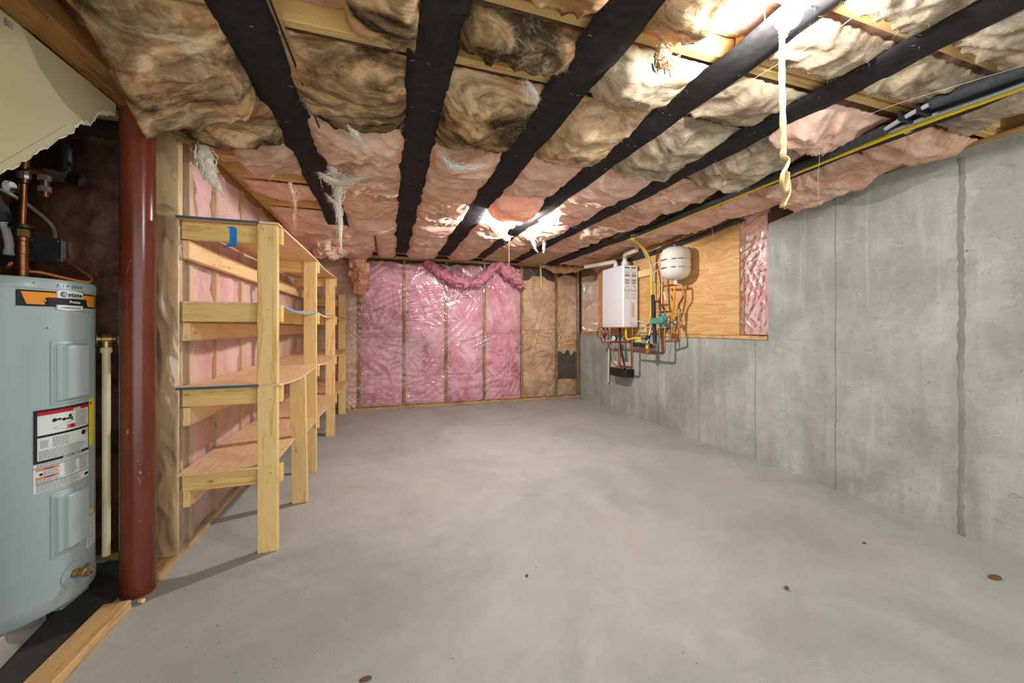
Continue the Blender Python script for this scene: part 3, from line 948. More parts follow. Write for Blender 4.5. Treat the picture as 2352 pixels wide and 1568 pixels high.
wall_batt('narrow pink batt in plastic between plywood panel and concrete', 'x-', 2.318, 2.563, 1.07, 2.08, 2.992, 0.06, M['wool_wall_pink'], 95, GR)
wall_batt('pink batt in plastic between plywood panel and far wall', 'x-', 4.952, 5.44, 1.07, 2.06, 2.992, 0.06, M['wool_peach'], 96, GR)
GC = 'batts behind the water heater'
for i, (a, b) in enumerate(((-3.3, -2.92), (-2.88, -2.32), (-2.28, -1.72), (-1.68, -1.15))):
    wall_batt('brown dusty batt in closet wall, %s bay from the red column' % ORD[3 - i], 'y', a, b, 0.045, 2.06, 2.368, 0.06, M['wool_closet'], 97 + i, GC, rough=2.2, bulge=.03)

# ---- plastic film over the wall batts
def film(name, label, nu, nv, u0, u1, v0, v1, place, seed, mat, pins=(), n_ridge=40, amp=0.010, low=0.008, folds=(), gabor=0.0):
    rr = np.random.RandomState(seed)
    U, V = np.meshgrid(np.linspace(u0, u1, nu + 1), np.linspace(v0, v1, nv + 1))
    h = np.zeros_like(U)
    for k in range(10):
        kx, ky, ph = rr.uniform(-9, 9), rr.uniform(-6, 6), rr.uniform(0, 6.28)
        h += low / 4 * np.sin(kx * U + ky * V + ph)
    for k in range(int((28 if u1 - u0 > 1 else 90) * (u1 - u0) * (v1 - v0)) if gabor else 0):      # soft crumples
        cx, cy = rr.uniform(u0, u1), rr.uniform(v0, v1)
        an = rr.normal(1.57, 0.7); kk = rr.uniform(22, 60); S1, S2 = rr.uniform(.05, .13), rr.uniform(.08, .26)
        dx, dy = U - cx, V - cy
        s = dx * math.cos(an) + dy * math.sin(an); t = -dx * math.sin(an) + dy * math.cos(an)
        wv = np.cos(kk * s + rr.uniform(0, 6.28)); wv = 1 - 2 * np.abs(wv) ** 0.8
        h += gabor * rr.uniform(0.4, 1.0) * np.exp(-(s / S1) ** 2 - (t / S2) ** 2) * wv
    for k in range(n_ridge):
        cx, cy = rr.uniform(u0, u1), rr.uniform(v0, v1)
        ang = rr.choice([rr.normal(1.57, 0.25), rr.normal(0.9, .4), rr.normal(2.3, .4), rr.normal(0.05, .15)])
        L, w = rr.uniform(0.08, 0.45), rr.uniform(0.006, 0.022)
        dx, dy = U - cx, V - cy
        s = dx * math.cos(ang) + dy * math.sin(ang); t = -dx * math.sin(ang) + dy * math.cos(ang)
        h += amp * rr.uniform(0.4, 1.2) * np.exp(-(s / L) ** 2) * np.exp(-np.abs(t) / w)
    rays = []
    for (px, py, R, nf, a) in pins:
        for _ in range(nf):
            an, L = rr.uniform(0, 6.283), R * rr.uniform(0.7, 2.2)
            rays.append((px + 0.015 * math.cos(an), py + 0.015 * math.sin(an), px + L * math.cos(an), py + L * math.sin(an), rr.uniform(0.007, 0.016), a * rr.uniform(0.3, 0.7)))
        h -= a * 0.6 * np.exp(-((U - px) ** 2 + (V - py) ** 2) / 0.04 ** 2)
    folds = list(folds) + rays
    for (ax, ay, bx, by, w, a) in folds:
        dx, dy = bx - ax, by - ay; L = math.hypot(dx, dy)
        s = np.clip(((U - ax) * dx + (V - ay) * dy) / L / L, 0, 1)
        d = np.hypot(U - ax - s * dx, V - ay - s * dy)
        h += a * (1 - 0.7 * s) * np.exp(-d / w)
    m = MB()
    m.v = [place(float(a), float(b), float(c)) for a, b, c in zip(U.ravel(), V.ravel(), h.ravel())]
    W = nu + 1
    m.f = [(j * W + i, j * W + i + 1, (j + 1) * W + i + 1, (j + 1) * W + i) for j in range(nv) for i in range(nu)]
    o = m.build(name, mat, smooth=True)
    return tag(o, label, 'plastic sheet')

pins = [(0.208, 1.27, 0.22, 13, 0.03), (0.796, 1.20, 0.12, 9, 0.015), (0.80, 0.75, 0.2, 11, 0.022), (1.365, 1.10, 0.12, 9, 0.018), (1.36, 0.62, 0.10, 9, 0.018), (1.958, 1.02, 0.14, 11, 0.018), (1.20, 1.78, 0.25, 17, 0.022), (1.75, 1.85, 0.25, 15, 0.02), (2.546, 1.15, 0.15, 9, 0.018), (0.5, 1.95, .15, 9, .012), (0.80, 0.34, .1, 7, .015)]
folds = [(0.35, 1.72, 0.52, 1.25, 0.006, 0.016), (0.50, 1.72, 0.66, 1.22, 0.006, 0.016), (0.60, 1.75, 0.80, 1.15, 0.007, 0.016), (0.80, 0.38, 0.0, 0.06, 0.02, 0.02), (0.80, 0.36, 0.3, 0.09, 0.012, 0.02), (-0.42, 0.75, -0.28, 0.45, 0.007, .016), (-0.36, 0.52, -0.05, 0.25, .008, .016), (1.0, 0.95, 1.35, 1.02, 0.012, 0.015), (1.9, 1.1, 1.4, 1.12, .008, .012), (0.80, 0.42, 1.36, 0.40, .005, .010), (1.8, 1.6, 1.92, 1.0, .006, .012)]
film('plastic_sheet', 'clear wrinkled plastic film over the rose pink far wall', 520, 270, -0.93, 2.935, 0.03, 2.04,
     lambda a, b, h: (a, 5.494 - 0.002 - min(0.06, max(-0.006, h)), b), 4, M['poly'], pins, 50, 0.009, 0.006, folds, gabor=0.006)
film('plastic_sheet', 'milky plastic film covering pink insulation behind the shelves', 170, 110, 2.26, 5.46, 0.03, 2.075,
     lambda a, b, h: (-0.9665 + min(0.004, max(-0.002, h * 0.22)), a, b), 9, M['poly_left'], [(2.30, 1.62, .15, 9, .02)], 60, 0.010, 0.006)
film('plastic_sheet', 'shiny crinkled plastic over narrow pink batt beside plywood', 50, 150, 2.314, 2.562, 1.066, 2.09,
     lambda a, b, h: (2.9575 - min(0.016, max(-0.002, h)), a, b), 14, M['poly_thin'], [], 6, 0.002, 0.003, gabor=0.003)
film('plastic_sheet', 'crinkled plastic over pink batt between tankless heater and far wall', 40, 60, 4.97, 5.48, 1.066, 2.07,
     lambda a, b, h: (2.9575 - min(0.008, max(-0.002, h * .4)), a, b), 15, M['poly'], [(4.99, 1.6, .15, 15, .02)], 16, 0.012, 0.004)
film('plastic_sheet', 'dusty plastic film over brown closet insulation behind water heater', 90, 80, -3.2, -1.10, 0.04, 2.05,
     lambda a, b, h: (a, 2.325 - min(0.03, max(-0.006, h)), b), 16, M['poly_closet'], [(-1.3, 1.7, .2, 13, .03)], 40, 0.012, 0.01)
# film wrapped round the end stud, loose folds
m = MB()
def wrap(u, v):
    z = 0.045 + v * 1.62
    s = u * 0.19
    k = 0.014 * noise.noise(Vector((s * 14, z * 3.2, 3))) + 0.010 * (1 - abs(noise.noise(Vector((s * 20 + z * 5, z * 7, 8)))) * 2)
    k = 0.8 * max(-0.002, k) * (0.4 + 0.6 * math.sin(min(1, v * 1.2) * math.pi) + 0.5 * sstep(.55, .75, v))
    if s < 0.06: return (-1.10 + s, 2.212 + 0.03 * (1 - s / .06) - k, z)
    if s < 0.152: return (-1.04 + (s - 0.06), 2.212 - k, z)
    return (-0.948 + k * .4, 2.212 + (s - 0.152), z)
m.grid(46, 150, wrap)
tag(m.build('plastic_sheet', poly_sheet('stud_wrap_film', 0.05, 0.1, gloss=1.3, crinkle=0.2), smooth=True), 'loose clear plastic wrapped round end stud beside the red column', 'plastic sheet')
m = MB()
def flap(u, v):
    t = v * 0.5
    return (-1.19 + 0.06 * u + t * .17 + .015 * noise.noise(Vector((u * 3, v * 5, 2))), 2.24 + 0.02 * math.sin(u * 5) + .03 * math.sin(v * 3), 1.86 - t * .22 + 0.07 * u * math.sin(v * 3 + .6))
m.grid(10, 24, flap)
tag(m.build('plastic_strip', poly_sheet('torn_strip_film', 0.3, 0.12), smooth=True), 'torn curled strip of plastic hanging beside the red column top', 'plastic sheet')

# ---- torn hanging pieces of wool
def tuft(label, path, radii, mat, seed, name='torn_insulation', rough=0.5, n=18, nfib=300, flat=0.7, group=None, fl=0.03):
    pts = spline(path, 26)
    n = n * 2
    m = MB()
    rad = []
    for i in range(len(pts)):
        t = i / (len(pts) - 1) * (len(radii) - 1)
        k = min(int(t), len(radii) - 2)
        rad.append(radii[k] + (radii[k + 1] - radii[k]) * (t - k))
    m.tube(pts, rad, n, True, flat)
    out = []
    for k, p in enumerate(m.v):
        q = Vector(p) + Vector((seed, seed * 2.1, 0))
        r = rad[min(len(rad) - 1, k // n)]
        d = Vector((noise.noise(q * 14), noise.noise(q * 14 + Vector((3, 1, 7))), noise.noise(q * 14 + Vector((8, 2, 1)))))
        d2 = Vector((noise.noise(q * 45), noise.noise(q * 45 + Vector((3, 1, 7))), noise.noise(q * 45 + Vector((8, 2, 1)))))
        rd = 1 - 2 * abs(noise.noise(q * 22 + d * 1.5))
        d3 = Vector((noise.noise(q * 90), noise.noise(q * 90 + Vector((3, 1, 7))), noise.noise(q * 90 + Vector((8, 2, 1)))))
        nr = (Vector(p) - pts[min(len(pts) - 1, k // n)]).normalized()
        out.append(tuple(Vector(p) + (d * rough * .75 + d2 * rough * .16 + d3 * rough * .07 + nr * rd * rough * .14) * r))
    m.v = out
    o = tag(m.build(name, mat, smooth=True), label, 'insulation', group)
    if nfib:
        pn = [(p, (random.gauss(0, 1), random.gauss(0, 1), random.gauss(0, 1))) for p in m.v]
        fibres(pn, nfib, fl, seed, 0.0004).build('loose_fibres', mat, o)['kind'] = 'stuff'
    return o

def shred(label, path, radii, mat, seed, strands=34, nfib=200, fl=0.03, body=0.85):
    """a torn wisp: many thin tapering strands that follow one path, over a thin ragged core"""
    pts = spline(path, 8)
    rr = random.Random(seed)
    n_ = len(pts)
    rad = []
    for i in range(n_):
        t = i / (n_ - 1) * (len(radii) - 1)
        k = min(int(t), len(radii) - 2)
        rad.append(radii[k] + (radii[k + 1] - radii[k]) * (t - k))
    m = MB()
    for s_ in range(strands):
        a = rr.randrange(0, max(1, n_ // 2)) if s_ else 0
        b = rr.randrange(min(n_ - 3, a + 4), n_) if s_ else n_ - 1
        a = min(a, b - 3)
        ph = Vector((rr.uniform(0, 50), rr.uniform(0, 50), rr.uniform(0, 50)))
        off = Vector((rr.gauss(0, .5), rr.gauss(0, .5), rr.gauss(0, .2)))
        P_, R_ = [], []
        for i in range(a, b + 1):
            q = ph + Vector((i * .22, 0, 0))
            w = Vector((noise.noise(q), noise.noise(q + Vector((0, 9, 0))), noise.noise(q + Vector((0, 0, 9))))) * 1.5
            P_.append(pts[i] + (off + w) * rad[i] * (0.9 if s_ else 0.2))
            u = (i - a) / max(1, b - a)
            R_.append(max(0.0006, rad[i] * (body if s_ == 0 else rr.uniform(.04, .13)) * (1 - u ** 3) * (0.35 + 0.65 * min(1, u * 4 + .2))))
        m.tube(P_, R_, 7, True, 0.6)
    m.v = [tuple(Vector(p) + Vector((noise.noise(Vector(p) * 70), noise.noise(Vector(p) * 70 + Vector((5, 0, 0))), noise.noise(Vector(p) * 70 + Vector((0, 5, 0))))) * 0.003) for p in m.v]
    o = tag(m.build('torn_insulation', mat, smooth=True), label, 'insulation')
    if nfib:
        pn = [(p, (rr.gauss(0, 1), rr.gauss(0, 1), rr.gauss(0, 1))) for p in m.v]
        fibres(pn, nfib * 2, fl, seed, 0.0003).build('loose_fibres', mat, o)['kind'] = 'stuff'
    return o

shred('long white wisp of insulation dangling in front of pink far wall', [(-0.30, 2.30, 2.02), (-0.27, 2.36, 1.96), (-0.28, 2.40, 1.88), (-0.275, 2.42, 1.78), (-0.27, 2.43, 1.66), (-0.262, 2.44, 1.545)], [0.05, 0.045, 0.022, 0.02, 0.022, 0.004], M['wool_white'], 3, nfib=500)
shred('white shred curling off the side of the long dangling wisp', [(-0.275, 2.40, 1.84), (-0.31, 2.39, 1.86), (-0.345, 2.38, 1.895)], [0.014, 0.012, 0.003], M['wool_white'], 5, nfib=120)
shred('cream torn clump of wool where the long wisp hangs from ceiling', [(-0.36, 2.27, 1.97), (-0.30, 2.31, 1.945), (-0.22, 2.35, 1.97), (-0.12, 2.36, 2.01)], [0.012, 0.045, 0.04, 0.012], M['wool_white'], 6, nfib=300)
tuft('thick orange roll of wool hanging at far wall left end', [(-0.36, 5.28, 2.10), (-0.37, 5.27, 1.95), (-0.35, 5.26, 1.80), (-0.36, 5.25, 1.66), (-0.40, 5.24, 1.56)], [0.11, 0.12, 0.12, 0.125, 0.07], M['wool_orange'], 8, rough=0.7, n=26, nfib=600, fl=.04)
tuft('rose pink torn batt drooping across top of far wall', [(0.50, 5.44, 2.08), (0.62, 5.40, 1.96), (0.85, 5.38, 1.83), (1.10, 5.37, 1.78), (1.32, 5.37, 1.86), (1.48, 5.38, 2.02), (1.55, 5.40, 2.08)], [0.06, 0.10, 0.11, 0.10, 0.10, 0.08, 0.06], M['wool_rose_torn'], 11, rough=0.65, n=36, nfib=700, fl=.04, flat=.6)
tuft('rose pink torn flap hanging by the far bulb string', [(1.55, 5.40, 2.08), (1.66, 5.37, 1.98), (1.78, 5.35, 1.86), (1.90, 5.34, 1.74)], [0.09, 0.13, 0.14, 0.06], M['wool_rose_torn'], 13, rough=0.65, n=32, nfib=500, fl=.04, flat=.6)
shred('hanging strip of cream wool above the top shelf', [(-0.82, 2.14, 2.0), (-0.83, 2.16, 1.92), (-0.80, 2.18, 1.83), (-0.76, 2.20, 1.76)], [0.035, 0.04, 0.035, 0.006], M['wool_white'], 17, nfib=250)
shred('stringy pink wisp hanging left of the first black strap', [(-0.56, 2.56, 2.0), (-0.55, 2.58, 1.93), (-0.545, 2.60, 1.86), (-0.555, 2.62, 1.80), (-0.55, 2.63, 1.74)], [0.03, 0.025, 0.012, 0.016, 0.004], M['wool_peach'], 19, nfib=250)
shred('white ragged shred lit by the hidden bulb', [(0.88, 3.27, 2.06), (0.93, 3.30, 2.02), (1.00, 3.32, 1.97), (1.06, 3.33, 1.93)], [0.03, 0.05, 0.04, 0.008], M['wool_white'], 21, nfib=500)
shred('thin pale shred hanging under straps four and five, nearer hidden bulb', [(1.37, 3.55, 2.04), (1.39, 3.57, 2.0), (1.42, 3.60, 1.94), (1.46, 3.62, 1.90)], [0.03, 0.02, 0.009, 0.003], M['wool_white'], 23, nfib=100)
shred('short straight pale shred beside the thin hanging one', [(1.52, 3.62, 2.03), (1.53, 3.63, 1.97), (1.525, 3.64, 1.90)], [0.014, 0.012, 0.004], M['wool_white'], 24, nfib=80)
shred('white torn lip of wool between straps two and three', [(0.26, 1.97, 2.02), (0.31, 2.0, 1.985), (0.40, 2.01, 1.985), (0.50, 2.0, 2.01)], [0.008, 0.028, 0.022, 0.006], M['wool_white'], 25, nfib=350)
shred('white tuft stuck to third strap beside bare joist', [(0.50, 1.36, 2.075), (0.545, 1.40, 2.055), (0.575, 1.44, 2.04)], [0.012, 0.022, 0.010], M['wool_white'], 27, nfib=250)
shred('pale shredded tuft hanging over bare joist near the lit bulb', [(0.84, 1.02, 2.05), (0.88, 1.06, 2.03), (0.95, 1.08, 2.04)], [0.02, 0.035, 0.02], M['wool_tan'], 28, nfib=400)
shred('cream shred on the tan batt between first two straps', [(-0.17, 1.80, 2.01), (-0.145, 1.80, 1.99), (-0.115, 1.86, 1.975), (-0.09, 1.90, 1.98)], [0.004, 0.018, 0.012, 0.003], M['wool_white'], 29, nfib=250)
tuft('peach ragged clump hanging over far end of top shelf', [(-0.72, 4.30, 2.05), (-0.66, 4.38, 1.97), (-0.56, 4.44, 1.93), (-0.44, 4.5, 1.98)], [0.06, 0.10, 0.09, 0.04], M['wool_peach'], 31, rough=0.9, nfib=500, n=24)
tuft('peach roll of wool above the corner by white vent pipe', [(2.20, 5.30, 2.06), (2.45, 5.28, 2.02), (2.70, 5.27, 2.03), (2.88, 5.25, 2.06)], [0.03, 0.075, 0.07, 0.03], M['wool_wall_tan'], 33, rough=0.6, nfib=300, n=22)

# ================================================================== SMALL HELPERS FOR PRINT
def text2d(s, size, bold=0.0, spacing=1.0):
    cu = D.curves.new('lettering', 'FONT')
    cu.body = s
    cu.size = size
    cu.offset = bold
    cu.space_character = spacing
    cu.resolution_u = 3
    o = D.objects.new('lettering', cu)
    C.objects.link(o)
    dg = bpy.context.evaluated_depsgraph_get()
    me = o.evaluated_get(dg).to_mesh()
    v = [(p.co.x, p.co.y) for p in me.vertices]
    f = [tuple(p.vertices) for p in me.polygons]
    o.evaluated_get(dg).to_mesh_clear()
    D.objects.remove(o)
    D.curves.remove(cu)
    return v, f

def text_on(mb_, s, size, place, bold=0.0, spacing=1.0, width=None, slant=0.0):
    v, f = text2d(s, size, bold, spacing)
    w = max(p[0] for p in v) if v else 1
    k = (width / w) if width else 1.0
    mb_.add([place(p[0] * k + slant * p[1], p[1]) for p in v], f)

# ================================================================== RED STEEL COLUMN
def paint_scratched():
    t = NT('red_oxide_paint')
    v = t.vec((1, 1, 0.35), rnd=False)
    col = t.ramp(t.noise(v, 7, 5, 0.6, .3), [(0.3, '5f2a1a'), (0.6, '763724'), (0.8, '834430')])
    sc = t.noise(t.vec((9, 9, 2.2), rnd=False), 5, 8, 0.78, 0.4)
    col = t.mix(t.ramp(sc, [(0.635, 0.0), (0.67, .75)]), col, 'c9a492')
    sc2 = t.noise(t.vec((14, 14, 30), rnd=False), 5, 4, 0.7, 0.4)
    col = t.mix(t.ramp(sc2, [(0.70, 0.0), (0.73, .6)]), col, 'c9a492')
    col = t.mix(t.ramp(t.noise(v, 3, 5, .65), [(0.6, 0.0), (0.75, 0.5)]), col, '4a2a22')
    t.base(col); t.set(0.24, 0, 0.5)
    t.bump(t.noise(v, 60, 3, .6), 0.08, .003)
    return t.m
M['red_paint'] = paint_scratched()
colm = thing('steel_column', (-1.022, 2.04, 0), 'round red painted steel column standing beside the grey water heater', 'column')
MB().lathe([(0.0575, 0.0), (0.0575, 2.038)], (-1.022, 2.04, 0), n=40).build('shaft', M['red_paint'], colm, smooth='auto')
MB().box(-1.074, -0.970, 1.990, 2.092, 2.038, 2.0515).build('cap_plate', M['red_paint'], colm)
tag(MB().cyl((-0.974, 1.955, 0.009), (-0.957, 1.945, 0.012), 0.008, 8).build('wood_plug', M['shelf_y']), 'tiny wood plug lying at the foot of the red column', 'wood scrap')

# plate lying on the floor in front of the column
tag(MB().box(-1.075, -0.985, 0.9, 1.925, 0.0, 0.038).build('floor_plate', M['stud_y'], bevel=0.003), 'loose flat timber plate on floor in front of the red column', 'lumber')

# torn drywall above the water heater
edge = [(1.15, 1.226), (1.495, 1.571), (1.578, 1.645), (1.665, 1.732), (1.755, 1.82), (1.80, 1.872), (1.845, 1.888), (1.889, 1.957), (1.93, 1.975), (1.98, 1.998)]
rag = []
rr = random.Random(5)
for (a, b), (c, d) in zip(edge[:-1], edge[1:]):
    for k in range(7):
        t = k / 7
        rag.append((a + (c - a) * t + rr.uniform(-.004, .004), b + (d - b) * t + rr.uniform(-.004, .004)))
rag.append(edge[-1])
out = rag + [(1.985, 2.049), (-1.15, 2.049), (-1.15, 0.04), (1.15, 0.04)]  # unseen full-height stretch towards the camera, added to block light into the closet
mb = MB(); n = len(out)
mb.v = [(-1.066, y, z) for y, z in out] + [(-1.0785, y, z) for y, z in out]
mb.f = [tuple(range(n)), tuple(range(2 * n - 1, n - 1, -1))] + [(i, i + n, (i + 1) % n + n, (i + 1) % n) for i in range(n)]
def drywall_mat():
    t = NT('painted_drywall')
    v = t.vec(rnd=False)
    col = t.ramp(t.noise(v, 2.5, 4, .5), [(0.3, 'b6ab84'), (0.7, 'c9bf9c')])
    sp = t.voro(v, 24)
    col = t.mix(t.math('MULTIPLY', t.ramp(sp, [(0.03, 1.0), (0.06, 0.0)]), t.ramp(t.noise(v, 7, 1, .5), [(0.52, 0.0), (0.56, .8)])), col, '4a4030')
    t.base(col); t.set(0.7, 0, .25)
    return t.m
dw = tag(mb.build('drywall_panel', drywall_mat()), 'cream drywall panel with torn diagonal lower edge above water heater', 'drywall')
mb = MB()
for i, (y, z) in enumerate(rag[8:]):
    w_ = rr.uniform(0.001, 0.006) if i < 22 else rr.uniform(0.004, 0.014)
    mb.v += [(-1.0655, y, z), (-1.0642, y - w_ * .7, z + w_)]
mb.f = [(2 * i, 2 * i + 2, 2 * i + 3, 2 * i + 1) for i in range(len(mb.v) // 2 - 1)]
mb.build('torn_paper', plain('torn_paper', 'd8d9d0', .8, 0, .2, .05), dw)
mb = MB(); text_on(mb, 'B01', 0.03, lambda x, y: (-1.0652, 1.505 + x, 2.015 + y), width=0.026); mb.build('pencil_mark', M['ink_grey'], dw)
mb = MB(); mb.beam((-1.0655, 1.49, 1.60), (-1.0655, 1.73, 1.835), 0.0004, 0.0006); mb.build('crease', M['ink_grey'], dw)

# ================================================================== WATER HEATER
HC, HR = (-1.368, 1.915), 0.24
def hp(th, z, off=0.0):
    a = math.radians(th)
    return (HC[0] + (HR + off) * math.cos(a), HC[1] + (HR + off) * math.sin(a), z)
def cyl_patch(t0, t1, z0, z1, off, nt=24, nz=2, fn=None):
    m = MB()
    def g(u, v):
        o = off + (fn(u, v) if fn else 0)
        return hp(t0 + (t1 - t0) * u, z0 + (z1 - z0) * v, o)
    m.grid(nt, nz, g)
    return m
grey = plain('grey_enamel', '9aa8a8', 0.3, 0, 0.45, 0.03, 3)
wh = thing('water_heater', (HC[0], HC[1], 0.105), 'grey cylindrical electric water heater standing left of the red column', 'water heater')
MB().lathe([(0.225, 0.105), (0.236, 0.107), (HR + .002, 0.115), (HR + .002, 0.158), (HR, 0.16), (HR, 1.268), (HR + .002, 1.269), (HR + .002, 1.297), (0.236, 1.306), (0.22, 1.309), (0.05, 1.312)], (HC[0], HC[1], 0), n=96).build('jacket', grey, wh, smooth='auto')
def panel(z0, z1):
    def off(u, v):
        e = min(u * 30.5, (1 - u) * 30.5) / 30.5
        ev = min(v, 1 - v) * (z1 - z0) / 0.128
        d = min(u * .128, (1 - u) * .128, v * (z1 - z0), (1 - v) * (z1 - z0))
        a = 0.003 * sstep(0, .002, d) + 0.007 * sstep(0.010, 0.016, d)
        b = 0.009 * sstep(0.0, 0.008, min((u - .24) * .128, (0.97 - u) * .128, (v - .06) * (z1 - z0), (.94 - v) * (z1 - z0)))
        return a + b
    return cyl_patch(-27.3, 3.2, z0, z1, 0.0005, 60, 70, off)
for z0, z1 in ((0.850, 1.083), (0.297, 0.531)):
    p = panel(z0, z1).build('access_panel', grey, wh, smooth=True)
    MB().sphere(hp(-11, z1 + 0.006 - .012, .004), .0035, 6).build('screw', M['steel'], p)
# brand band
cyl_patch(-46.5, 22, 1.206, 1.262, 0.0006, 50, 1).build('brand_band', M['ink'], wh)
m = MB()
pts = [(-43.2, 1.256), (18, 1.256), (18, 1.213), (8, 1.213), (6.5, 1.238), (-28.5, 1.238), (-26.5, 1.213), (-40, 1.213)]
def ngon_cyl(m, pts, off, step=2.0):
    # triangulated strip between an upper and lower boundary given as functions of angle
    up, lo = pts
    t0, t1 = up[0][0], up[-1][0]
    N = max(2, int((t1 - t0) / step))
    def f(b, t):
        for (a, za), (c, zc) in zip(b[:-1], b[1:]):
            if t <= c + 1e-9: return za + (zc - za) * (t - a) / max(1e-9, c - a)
        return b[-1][1]
    base = len(m.v)
    for i in range(N + 1):
        t = t0 + (t1 - t0) * i / N
        m.v.append(hp(t, f(lo, t), off)); m.v.append(hp(t, f(up, t), off))
    for i in range(N):
        a = base + 2 * i
        m.f.append((a, a + 2, a + 3, a + 1))
m = MB()
ngon_cyl(m, ([(-44, 1.256), (18, 1.256)], [(-44, 1.2555), (-41, 1.213), (-31, 1.213), (-32.5, 1.238), (3, 1.238), (4.5, 1.213), (18, 1.213)]), 0.0012, .5)
m.build('orange_stripe', M['label_orange'], wh)
sb = MB(); ngon_cyl(sb, ([(-23.9, 1.2675), (-12, 1.2735), (-1.0, 1.2675)], [(-23.9, 1.196), (-12, 1.190), (-1.0, 1.196)]), 0.0018, 1)
sb = sb.build('brand_plate', M['steel'], wh)
sw = MB(); ngon_cyl(sw, ([(-23.2, 1.265), (-12, 1.2705), (-1.7, 1.265)], [(-23.2, 1.240), (-1.7, 1.240)]), 0.0024, 1)
ngon_cyl(sw, ([(-23.2, 1.214), (-1.7, 1.214)], [(-23.2, 1.198), (-12, 1.1925), (-1.7, 1.198)]), 0.0024, 1)
sw.build('white_field', M['label_white'], sb)
sk = MB(); ngon_cyl(sk, ([(-29, 1.239), (3, 1.239)], [(-29, 1.2145), (3, 1.2145)]), 0.0022, 1)
sk.build('black_field', M['ink'], sb)
def onheater(t0, z0, off):
    return lambda x, y: hp(t0 + math.degrees(x / HR), z0 + y, off)
def disc(t, z, r, off, squash=1.0):
    m = MB(); N = 20
    m.v = [hp(t, z, off)] + [hp(t + math.degrees(r * math.cos(6.283 * k / N) / HR), z + r * math.sin(6.283 * k / N), off) for k in range(N)]
    m.f = [(0, k + 1, (k + 1) % N + 1) for k in range(N)]
    return m
disc(-18.6, 1.2535, 0.0105, 0.0028).build('logo_ring', M['label_blue'], sb)
disc(-18.1, 1.2535, 0.0078, 0.0031).build('logo_ring', M['label_cyan'], sb)
disc(-17.9, 1.2535, 0.0046, 0.0034).build('logo_dot', M['label_orange'], sb)
m = MB()
text_on(m, 'state', 0.020, onheater(-15.6, 1.2475, .0028), bold=0.0006, width=0.054)
m.build('lettering', M['ink'], sb); m = MB()
text_on(m, 'WATER HEATERS', 0.0055, onheater(-15.4, 1.2418, .0028), width=0.052)
m.build('lettering', M['ink_grey'], sb); m = MB()
text_on(m, 'COMMERCIAL GRADE', 0.006, onheater(-20.3, 1.2025, .0028), bold=.0001, width=0.068)
m.build('lettering', M['ink'], sb)
m = MB(); text_on(m, 'ProLine', 0.0135, onheater(-14.2, 1.2225, .0028), bold=0.0006, width=0.040); m.build('lettering', M['label_white'], sb)
m = MB(); text_on(m, '3-10-2020', 0.014, onheater(-24.2, 1.2795, .0032), spacing=1.25, width=0.088, slant=.1); m.build('handwritten_date', M['ink'], wh)
for t, z in ((-37, 1.287), (-15, 1.287), (-31, 1.226), (6, 1.19), (1.2, 1.19), (-29, 1.13)):
    MB().sphere(hp(t, z, .003), .0032, 6).build('screw', M['steel'], wh)
# safety label
LT0, LT1 = -37.4, 6.3
lab = cyl_patch(LT0, LT1, 0.549, 0.840, 0.0007, 40, 1).build('safety_label', M['label_white'], wh)
def lp(u): return LT0 + (LT1 - LT0) * u
def lbox(mm, u0, u1, z0, z1, off=0.0014):
    n_ = max(1, int((u1 - u0) * 30))
    base = len(mm.v)
    for i in range(n_ + 1):
        t = lp(u0 + (u1 - u0) * i / n_)
        mm.v.append(hp(t, z0, off)); mm.v.append(hp(t, z1, off))
    for i in range(n_):
        a = base + 2 * i
        mm.f.append((a, a + 2, a + 3, a + 1))
k = MB()
lbox(k, 0, 1, 0.832, 0.840); lbox(k, 0, .05, .652, .832); lbox(k, .985, 1, .662, .832); lbox(k, 0, 1, .742, .750); lbox(k, 0, 1, .652, .661)
lbox(k, 0, 1, .6355, .6375); lbox(k, .03, .98, .579, .5810); lbox(k, .655, .658, .752, .818)
lbox(k, .87, .98, .5575, .5665)
k.build('black_frame', M['ink'], lab)
k = MB(); lbox(k, .05, .985, .820, .832); k.build('danger_band', M['label_red'], lab)
k = MB(); text_on(k, 'DANGER', .0105, onheater(lp(.6), .8215, .0021), bold=.0004, width=.030); k.build('lettering', M['label_white'], lab)
k = MB(); text_on(k, 'IMPORTANT / IMPORTANT', .008, onheater(lp(.42), .6535, .0021), bold=.0003, width=.066); k.build('lettering', M['label_white'], lab)
k = MB(); lbox(k, .03, .36, .626, .633); lbox(k, .03, .36, .597, .604); k.build('warning_bar', M['label_warn'], lab)
for z in (.6265, .5975):
    k = MB(); text_on(k, 'WARNING', .0065, onheater(lp(.14), z + .0008, .0021), bold=.0002, width=.026)
    k.build('lettering', M['ink'], lab)
k = MB(); rr = random.Random(9)
def lines(u0, u1, z0, z1, dz):
    z = z1
    while z > z0:
        u = u0
        end = u1 - rr.random() * (u1 - u0) * .25
        while u < end:
            w = rr.uniform(.012, .05)
            lbox(k, u, min(end, u + w), z - dz * .42, z)
            u += w + .008
        z -= dz
lines(.67, .95, .756, .816, .0052); lines(.26, .55, .700, .736, .0046); lines(.09, .22, .706, .730, .0046); lines(.86, .97, .720, .738, .0036)
lines(.07, .96, .664, .696, .0038); lines(.04, .96, .640, .650, .0038); lines(.13, .40, .607, .623, .0036); lines(.03, .40, .584, .595, .0036)
lines(.45, .71, .585, .632, .0034); lines(.74, .97, .585, .632, .0034); lines(.04, .80, .553, .577, .0034)
k.build('small_print', M['ink_grey'], lab)
for u_, z_, r_ in ((.29, .797, .0065), (.55, .803, .0055), (.44, .794, .0055), (.84, .727, .0095), (.10, .613, .0045)):
    disc(lp(u_), z_, r_, .0016).build('pictogram', M['ink'], lab)
